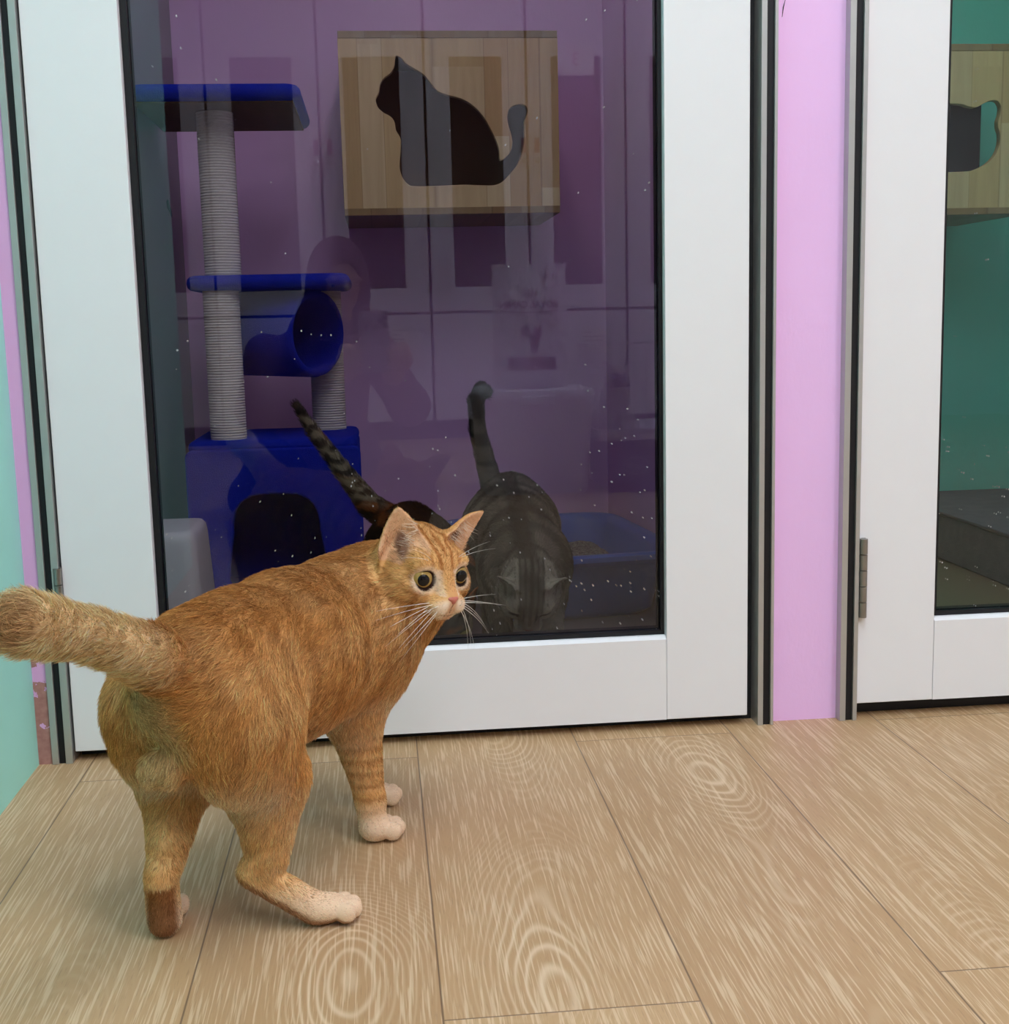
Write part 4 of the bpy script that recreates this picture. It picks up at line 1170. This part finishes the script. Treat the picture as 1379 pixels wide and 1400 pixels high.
def notice(label, x0, x1, z0, z1, lines, seed):
    r = thing('notice', label, 'notice', ((x0 + x1) / 2, FRONT, z0))
    m = paint('notice_paper', (238, 236, 226), .7)
    def put(o): o.location = (-(x0 + x1) / 2, -FRONT, -z0); return o
    put(obj('sheet', bx(x0, x1, FRONT + .0006, FRONT + .0016, z0, z1), m, r))
    bm = bmesh.new(); q = random.Random(seed)
    for k in range(lines):
        z = z1 - (k + .8) * (z1 - z0) / (lines + .6)
        x = x0 + .008
        while x < x1 - .02:
            l = q.uniform(.008, .028); box(bm, x, min(x + l, x1 - .008), FRONT + .0016, FRONT + .0019, z - .0035, z + .0035); x += l + .005
            if q.random() < .12: break
    put(obj('printed_lines', bm, INK, r))
notice('printed notice on the lower cupboard behind the person', .070, .158, .305, .552, 11, 1)
notice('printed notice on the lower cupboard above the wire cage', 1.00, 1.13, .405, .520, 5, 2)
def number_sign():
    r = thing('number_sign', 'white sign with a red 3 on a cupboard door', 'sign', (.99, FRONT + .0, 1.715))
    obj('card', bx(-.088, .088, .0006, .0022, 0, .141), paint('sign_card', (240, 238, 236), .6), r)
    text_mesh('digit', '3', .085, paint('sign_red', (190, 40, 60), .5), r, Matrix.Translation((0, .0026, .072)) @ Matrix.Rotation(PI, 4, 'Z') @ Matrix.Rotation(PI / 2, 4, 'X'), .0006)
number_sign()

def tub():
    r = thing('storage_tub', 'translucent white lidded storage tub under the food bag', 'storage tub', (.505, -2.56, 0))
    m = paint('milky_plastic', (236, 232, 234), .45, .02)
    bm = bmesh.new()
    loft(bm, [[(a, b, z) for a, b in rrect(w, d, .03, 5)] for w, d, z in ((.330, .340, 0), (.340, .35, .008), (.372, .384, .300))])
    obj('body', bm, m, r, smooth=True, angle=50)
    bm = bmesh.new()
    loft(bm, [[(a, b, z) for a, b in rrect(w, d, .032, 5)] for w, d, z in ((.380, .392, .300), (.386, .398, .306), (.386, .398, .330), (.376, .388, .339))])
    obj('lid', bm, m, r, smooth=True, angle=50)
    o = obj('clasp', bx(-.055, .055, .194, .206, .292, .322), paint('clasp_white', (240, 240, 240), .4), r, bevel=.003)
tub()

def food_bag():
    r = thing('pet_food_bag', 'crumpled silver pet food bag with red lettering standing on a tub', 'pet food bag', (.506, -2.53, .339))
    t = NT('silver_film'); co = t.obj()
    n = t.noise(co, 22, 4, .6, dist=1.2).outputs[0]
    t.pbr(t.mix(n, lin((222, 216, 222)), lin((244, 240, 244))), .25, .6, 0, t.bump(n, .5, .012))
    red = paint('bag_red_ink', (104, 14, 34), .4); dark = paint('bag_band', (112, 60, 72), .4)
    V = []; nx, nz = 22, 36; W, H = .246, .408
    def surf(u, v, s):
        x = (u - .5) * (W * (.985 + .03 * (1 - v)))
        puff = (1 - abs(2 * u - 1) ** 2.2) * min(1, v * 5 + .2) * min(1, (1 - v) * 2.6)
        y = s * (.004 + .052 * puff * (1.1 - .5 * v))
        y += s * .006 * math.sin(19 * u + 7 * v) * math.sin(13 * v + 4 * u) * puff
        return Vector((x, y, v * H))
    bm = bmesh.new()
    for s in (1, -1):
        g = [[bm.verts.new(surf(i / nx, j / nz, s)) for j in range(nz + 1)] for i in range(nx + 1)]
        for i in range(nx):
            for j in range(nz):
                f = (g[i][j], g[i + 1][j], g[i + 1][j + 1], g[i][j + 1]); bm.faces.new(f if s < 0 else f[::-1])
    bmesh.ops.remove_doubles(bm, verts=bm.verts, dist=.0085 * 0 + .00001)
    obj('pouch', bm, t.m, r, smooth=True, angle=180)
    def on(o, lift=.0032):
        """press a flat print, laid out in local x/z, onto the bag's front"""
        for v in o.data.vertices:
            u = min(max(v.co.x / W + .5, 0), 1); w_ = min(max(v.co.z / H, 0), 1)
            v.co.y = surf(u, w_, 1).y + lift
        return o
    F = lambda x, z: Matrix.Translation((x, 0, z)) @ Matrix.Rotation(PI, 4, 'Z') @ Matrix.Rotation(PI / 2, 4, 'X')
    on(text_mesh('lettering', 'ROYAL CANIN', .0300, red, r, F(-.004, .275), 0, .97, .0013))
    bm = bmesh.new()
    for k in range(5):
        for j in range(3):
            x = (k - 2) * (.013 - .001 * j) ; z = .322 - j * .0085 + .0016 * abs(k - 2) * (1 if j == 0 else 0)
            bmesh.ops.create_circle(bm, cap_ends=True, segments=10, radius=.0031, matrix=Matrix.Translation((x - .004, 0, z)) @ Matrix.Rotation(-PI / 2, 4, 'X'))
    on(obj('crown_emblem', bm, red, r))
    bm = bmesh.new(); pr = None
    for k in range(31):
        x = -.098 + .19 * k / 30; z = .256 - .006 * math.sin(PI * k / 30 * 1.0) ; h = .0022
        a, b = bm.verts.new((x, 0, z - h)), bm.verts.new((x, 0, z + h))
        if pr: bm.faces.new((pr[0], pr[1], b, a))
        pr = (a, b)
    on(obj('underline', bm, red, r))
    bm = bmesh.new()
    vs = [[bm.verts.new((.070 + q * math.cos(2 * PI * k / 28), 0, .352 + q * math.sin(2 * PI * k / 28))) for k in range(28)] for q in (.0235, .0215)]
    for k in range(28): bm.faces.new((vs[0][k], vs[0][(k + 1) % 28], vs[1][(k + 1) % 28], vs[1][k]))
    on(obj('round_seal', bm, red, r))
    P = smooth_loop([(-.016, .118), (.002, .118), (.006, .150), (.012, .170), (.030, .178), (.034, .196), (.022, .208), (.008, .200), (.004, .186), (-.004, .180), (-.008, .190), (-.010, .206), (-.020, .196), (-.030, .206), (-.034, .186), (-.028, .168), (-.022, .150)], 3)
    bm = bmesh.new(); bm.faces.new([bm.verts.new((-x, 0, z)) for x, z in P]); bmesh.ops.triangulate(bm, faces=bm.faces)
    on(obj('printed_picture', bm, red, r))
    g = bmesh.new(); q = [[g.verts.new((-.080 + .16 * i / 8, 0, .062 + .042 * j / 2)) for j in range(3)] for i in range(9)]
    for i in range(8):
        for j in range(2): g.faces.new((q[i][j], q[i + 1][j], q[i + 1][j + 1], q[i][j + 1]))
    on(obj('dark_band', g, dark, r))
food_bag()

def carton():
    r = thing('dark_carton', 'dark carton with a pale oval mark under the wire cage', 'carton', (.915, -2.56, 0))
    obj('box', bx(-.175, .175, -.20, .20, 0, .168), paint('dark_card', (84, 52, 66), .7), r, bevel=.002)
    pale = paint('oval_print', (190, 180, 188), .6)
    bm = bmesh.new(); c = (-.088, .086)
    vs = [[bm.verts.new((c[0] + a * math.cos(2 * PI * k / 40), .2006, c[1] + b * math.sin(2 * PI * k / 40))) for k in range(40)] for a, b in ((.044, .030), (.040, .026))]
    for k in range(40): bm.faces.new((vs[0][k], vs[0][(k + 1) % 40], vs[1][(k + 1) % 40], vs[1][k]))
    for x0, x1, z0, z1 in ((-.118, -.100, .078, .096), (-.096, -.070, .086, .090), (-.092, -.062, .078, .082)):
        bm.faces.new([bm.verts.new(p) for p in ((x1, .2006, z0), (x0, .2006, z0), (x0, .2006, z1), (x1, .2006, z1))])
    obj('oval_mark', bm, pale, r)
carton()

def cage():
    r = thing('wire_cage', 'small wire cage with a white base holding a pale cat', 'cage', (.86, -2.56, .1685))
    m = paint('cage_wire', (206, 204, 206), .35, .02, metal=.3)
    w0, w1, d0, d1, h = -.158, .245, -.19, .195, .312
    bm = bmesh.new(); loft(bm, [[((w0 + w1) / 2 + a, b, z) for a, b in rrect(w, d, .02, 4)] for w, d, z in ((w1 - w0, .39, 0), (w1 - w0 + .012, .402, .038), (w1 - w0 - .0, .39, .038), (w1 - w0 - .01, .38, .006))])
    obj('base_pan', bm, paint('cage_base', (220, 216, 220), .4), r, smooth=True)
    bm = bmesh.new(); q = .0016
    nx = 10
    for y in (d0, d1):
        for k in range(nx + 1):
            x = w0 + (w1 - w0) * k / nx; tube(bm, [(x, y, .036), (x, y, h)], q, 6)
        for z in (.10, .17, .24): tube(bm, [(w0, y, z), (w1, y, z)], q, 6)
        tube(bm, [(w0, y, h), (w1, y, h)], .0036, 8)
    for x in (w0, w1):
        for k in range(1, 10):
            y = d0 + (d1 - d0) * k / 10; tube(bm, [(x, y, .036), (x, y, h)], q, 6)
        for z in (.10, .17, .24): tube(bm, [(x, d0, z), (x, d1, z)], q, 6)
        tube(bm, [(x, d0, h), (x, d1, h)], .0036, 8)
    obj('wire_mesh', bm, m, r, smooth=True)
cage()

def fur_coat(name, rough=.8):
    t = NT(name); c = t.n('Attribute', attribute_name='coat').outputs['Color']
    n = t.noise(t.n('TexCoord').outputs['Object'], 420, 3).outputs[0]
    return t.pbr(t.mix(t.math('MULTIPLY', n, .3), c, (0, 0, 0)), rough, .15, 0, t.bump(n, .4, .002))
COAT = fur_coat('short_coat')

def caged_cat():
    S = Sculpt(); A = np.array; o = A((.790, -2.54, .176))
    S.cone(o + A((.0, -.03, .055)), o + A((0, .01, .125)), .058, .045, k=.03); S.cone(o + A((0, .01, .13)), o + A((0, .03, .175)), .036, .030, k=.03)
    for s in (1, -1):
        S.cone(o + A((s * .028, .028, .115)), o + A((s * .026, .045, .012)), .020, .014, k=.02)
        S.ell(o + A((s * .026, .055, .0115)), (.014, .019, .0115), k=.008)
        S.ell(o + A((s * .045, -.02, .045)), (.03, .05, .043), k=.02)
    H = cat_head(S, o + A((0, .05, .195)), basis((0.1, 1, -.1)), 1.0, .004)
    V, Q = S.mesh(.0042, .176 - .0005)
    l = (V - H['T']((0, 0, 0))) @ H['R']
    d = np.clip(1.35 - np.linalg.norm((l - A((0, .035, -.005))) / A((.03, .03, .03)), axis=1), 0, 1)[:, None]
    ear = np.clip((l[:, 2] - .036) / .012, 0, 1)[:, None] * (np.linalg.norm(l, axis=1) < .12)[:, None]
    k = np.clip(d + ear, 0, 1)
    col = A(lin((212, 204, 196))) * (1 - k) + A(lin((78, 58, 56))) * k
    b = np_mesh('caged_cat', V, Q, COAT, None, col)
    tag(b, 'pale cat with dark face and ears sitting in the wire cage', 'cat')
    iris = paint('pale_blue_iris', (120, 150, 190), .1)
    for s in (1, -1):
        bm = bmesh.new(); bmesh.ops.create_uvsphere(bm, u_segments=16, v_segments=10, radius=.0088, matrix=Matrix.Translation(H['T']((s * .0195, .0245, .003))))
        obj('eye', bm, iris, b, smooth=True, angle=180)
caged_cat()

# ------------------------------------------------------------------ the person taking the picture
SKIN = paint('skin', (205, 160, 135), .5, .04, 30, .1)
def fabric(name, c, v=.06):
    t = NT(name); co = t.obj(); c = lin(c); w = t.noise(co, 700, 2).outputs[0]; n = t.noise(co, 9, 3).outputs[0]
    return t.pbr(t.mix(n, tuple(x * (1 - v * 2) for x in c), tuple(min(1, x * (1 + v * 2)) for x in c)), .85, .2, 0, t.bump(w, .3, .001))
def person():
    A = np.array
    def sc(prims, h, name, m, parent, floor=None):
        S = Sculpt()
        for q in prims:
            if q[0] == 'c': S.cone(q[1], q[2], q[3], q[4], k=q[5] if len(q) > 5 else .03)
            elif q[0] == 's': S.ell(q[1], q[2], q[3] if len(q) > 3 and q[3] is not None else None, k=.01, op='sub')
            else: S.ell(q[1], q[2], q[3] if len(q) > 3 else None, k=q[4] if len(q) > 4 else .03)
        V, Q = S.mesh(h, floor)
        return np_mesh(name, V, Q, m, parent)
    hd = A((-.105, -1.985, .690)); R = basis((.28, 1, -.22))
    T = lambda x, y, z: hd + R @ A((x, y, z))
    pel = A((-.200, -2.285, .200)); che = A((-.165, -2.105, .440)); nk = A((-.125, -2.035, .565))
    shR, shL = A((-.005, -2.085, .480)), A((-.325, -2.100, .480))
    elR, elL = A((.085, -1.960, .330)), A((-.345, -1.960, .330))
    wrR, wrL = A((.040, -1.715, .430)), A((-.085, -1.735, .440))
    hiR, hiL = A((-.115, -2.270, .195)), A((-.285, -2.270, .195))
    knR, knL = A((-.020, -1.985, .075)), A((-.370, -1.985, .075))
    fR, fL = A((-.080, -2.400, .060)), A((-.300, -2.400, .060))
    body = [('c', pel, che, .135, .125), ('c', che, nk, .085, .050), ('c', nk, hd + A((0, -.01, -.05)), .048, .050),
            ('e', hd, (.070, .090, .100), R, .02), ('e', T(0, .020, -.055), (.050, .060, .055), R, .03),
            ('e', T(0, .100, -.016), (.013, .018, .020), R, .014), ('c', T(0, .092, .012), T(0, .108, -.022), .008, .011, .012), ('e', T(0, .086, -.060), (.024, .012, .010), R, .012), ('e', T(0, .080, -.092), (.024, .020, .018), R, .02),
            ('c', shR, elR, .048, .040), ('c', elR, wrR, .040, .026), ('c', shL, elL, .048, .040), ('c', elL, wrL, .040, .026),
            ('c', hiR, knR, .085, .055), ('c', hiL, knL, .085, .055), ('c', knR, fR, .055, .038), ('c', knL, fL, .055, .038),
            ('c', fR, fR + A((0, -.10, -.025)), .035, .028), ('c', fL, fL + A((0, -.10, -.025)), .035, .028)]
    for s in (1, -1):
        body += [('e', T(s * .034, .076, .012), (.021, .013, .008), R, .010), ('e', T(s * .033, .074, -.014), (.018, .010, .006), R, .010)]
    # right hand: palm behind the phone, four fingers across its back edge, thumb in front
    pz = .516
    for wr, sx, x in ((wrR, 1, .036), (wrL, -1, -.052)):
        palm = A((x + sx * .029, -1.676, pz - .050))
        body += [('c', wr, palm, .026, .024, .02), ('c', palm, palm + A((0, -.004, .030)), .023, .020, .02)]
        for k in range(4):
            base = palm + A((-sx * .006, .008, .028 - .017 * k)); tip = A((x - sx * .010, -1.6385, pz - .026 - .0175 * k)); mid = A((x + sx * .011, -1.645, pz - .026 - .0175 * k + .002))
            rr = (.0085, .009, .0085, .0072)[k]
            body += [('c', base, mid, rr * 1.08, rr, .006), ('c', mid, tip, rr, rr * .8, .004)]
        body += [('c', palm + A((0, -.012, .018)), A((x + sx * .004, -1.6715, pz - .018)), .011, .0095, .008), ('c', A((x + sx * .004, -1.6715, pz - .018)), A((x - sx * .012, -1.6695, pz + .004)), .0095, .008, .004)]
    b = sc(body, .0055, 'person', SKIN, None, .0)
    tag(b, 'person in a dark headscarf crouching behind the phone, seen only as a reflection', 'person')
    eyew = paint('eye_white', (235, 230, 225), .2); 
    for s in (1, -1):
        bm = bmesh.new(); bmesh.ops.create_uvsphere(bm, u_segments=14, v_segments=9, radius=.0120, matrix=Matrix.Translation(T(s * .031, .0715, -.002)))
        e = obj('eye', bm, eyew, b, smooth=True, angle=180)
        gz = Vector(R @ A((0, 1, -.30))).normalized()
        bm = bmesh.new(); lathe(bm, [(.0123 * math.sin(.52 * k / 5), .0123 * math.cos(.52 * k / 5)) for k in range(5, -1, -1)], 18, Vector(T(s * .031, .0715, -.002)), gz.to_track_quat('Z', 'X'))
        obj('iris', bm, paint('brown_iris', (52, 34, 26), .15), e, smooth=True, angle=180)
    sc([('e', hd + A((0, -.006, .006)), (.086, .106, .116), R, .02), ('c', hd + A((0, -.03, -.06)), nk + A((0, .0, -.02)), .082, .115, .05), ('c', nk + A((0, .02, -.02)), che + A((0, .06, .03)), .10, .11, .05),
        ('s', T(0, .105, -.012), (.052, .075, .076), R)], .007, 'headscarf', fabric('plum_scarf', (104, 72, 84)), b)
    sc([('c', pel + A((0, 0, .02)), che, .155, .145), ('c', che, nk + A((0, 0, -.05)), .125, .07), ('c', shR, elR, .064, .056), ('c', elR, elR + (wrR - elR) * .86, .056, .038), ('c', shL, elL, .064, .056), ('c', elL, elL + (wrL - elL) * .86, .056, .038)],
       .0075, 'long_sleeved_top', fabric('dusty_top', (120, 84, 90)), b)
    sc([('c', pel, hiR, .135, .1), ('c', pel, hiL, .135, .1), ('c', hiR, knR, .100, .068), ('c', hiL, knL, .100, .068), ('c', knR, fR, .066, .048), ('c', knL, fL, .066, .048)],
       .0075, 'trousers', fabric('dark_trousers', (58, 52, 66)), b, .0)
    # phone
    ph = thing('smartphone', 'pale smartphone with three lenses held up by the crouching person', 'phone', (-.0075, -1.6535, .436))
    m = paint('phone_glass', (176, 158, 176), .25, .01)
    bm = bmesh.new(); P = rrect(.078, .160, .012, 6)
    loft(bm, [[(a, y, .080 + b) for a, b in P] for y in (-.004, .004)]); bmesh.ops.recalc_face_normals(bm, faces=bm.faces)
    obj('case', bm, m, ph, smooth=True, angle=50)
    dk = paint('lens_black', (22, 20, 26), .1)
    for x, z in ((.0075 + .010, .1195 + .013), (.030, .1305 + .013), (.030, .1080 + .013)):
        bm = bmesh.new(); lathe(bm, [(.0070, 0), (.0070, .0016), (.0060, .0022), (0, .0023)], 20, (x, .004, z), Vector((0, 1, 0)).to_track_quat('Z', 'X'))
        obj('lens', bm, dk, ph, smooth=True)
person()
# ------------------------------------------------------------------ lamps
def emitter(name, col, strength):
    t = NT(name); e = t.n('Emission', {'Color': col, 'Strength': strength}); t.t.links.new(e.outputs[0], t.out.inputs[0]); return t.m
def panel_light(name, label, x, y, z, w, d, energy, col=(1, 1, 1), group=None):
    r = thing(name, label, 'lamp', (x, y, z), group=group)
    bm = bmesh.new(); loft(bm, [[(a, b, c) for a, b in rrect(w, d, .01)] for c in (.0, -.022)])
    obj('housing', bm, WHITE, r, bevel=0)
    obj('diffuser', bx(-w / 2 + .01, w / 2 - .01, -d / 2 + .01, d / 2 - .01, -.0235, -.0225), emitter(name + '_glow', col, energy), r)
    return r
panel_light('ceiling_light', 'square white ceiling light panel above the doors', .35, -1.25, 2.70, .6, 1.2, LAMP * .95, (.945, .98, 1.06), 'room ceiling lights')
panel_light('ceiling_light', 'added ceiling light panel in mid room, out of view, brightens the bag and doors', 1.45, -2.35, 2.70, .6, 1.2, LAMP, (.945, .98, 1.06), 'room ceiling lights')  # unseen panel added to brighten the food bag and the doors
panel_light('ceiling_light', 'square white ceiling light panel before the cupboards', .4, -3.1, 2.70, .6, 1.2, LAMP * .85, (.945, .98, 1.06), 'room ceiling lights')
panel_light('ceiling_light', 'square white ceiling light panel by the right wall', 2.2, -3.3, 2.70, .6, 1.2, LAMP * .6, (.945, .98, 1.06), 'room ceiling lights')
panel_light('cubicle_ceiling_light', 'small flat light under the pink cubicle ceiling', .17, .50, CZ, .16, .16, CLAMP, (1.0, .97, .98))
panel_light('cubicle_ceiling_light', 'small flat light under the teal cubicle ceiling', 1.15, .50, CZ, .16, .16, CLAMP * 1.5, (1.0, .97, .98))

w = bpy.data.worlds.new('room_air'); SC.world = w; w.use_nodes = True
w.node_tree.nodes['Background'].inputs[0].default_value = (.8, .85, .9, 1); w.node_tree.nodes['Background'].inputs[1].default_value = .05

# ------------------------------------------------------------------ camera
cam = bpy.data.cameras.new('camera'); co = bpy.data.objects.new('camera', cam); COL.objects.link(co)
cam.sensor_fit = 'VERTICAL'; cam.sensor_height = 36; cam.lens = 1729.75 / 1400 * 36; cam.clip_start = .01
R3 = Matrix(((0.99472864, 0.09520796, 0.03808377), (-0.09974819, 0.98452249, 0.14410333), (-0.02377455, -0.14714249, 0.98882954)))
r_, f_, u_ = (R3.col[i] for i in range(3))
MW = Matrix.Identity(4)
for i in range(3): MW[i][0] = r_[i]; MW[i][1] = u_[i]; MW[i][2] = -f_[i]
MW.translation = (0, -1.64004, .5544)
co.matrix_world = MW
SC.camera = co
SC.view_settings.view_transform = 'Standard'; SC.view_settings.look = 'None'; SC.view_settings.gamma = 1; SC.view_settings.use_curve_mapping = False
SC.view_settings.exposure = EXPO
SC.cycles.transparent_max_bounces = 24
SC.cycles.use_denoising = True
SC.cycles.use_adaptive_sampling = False
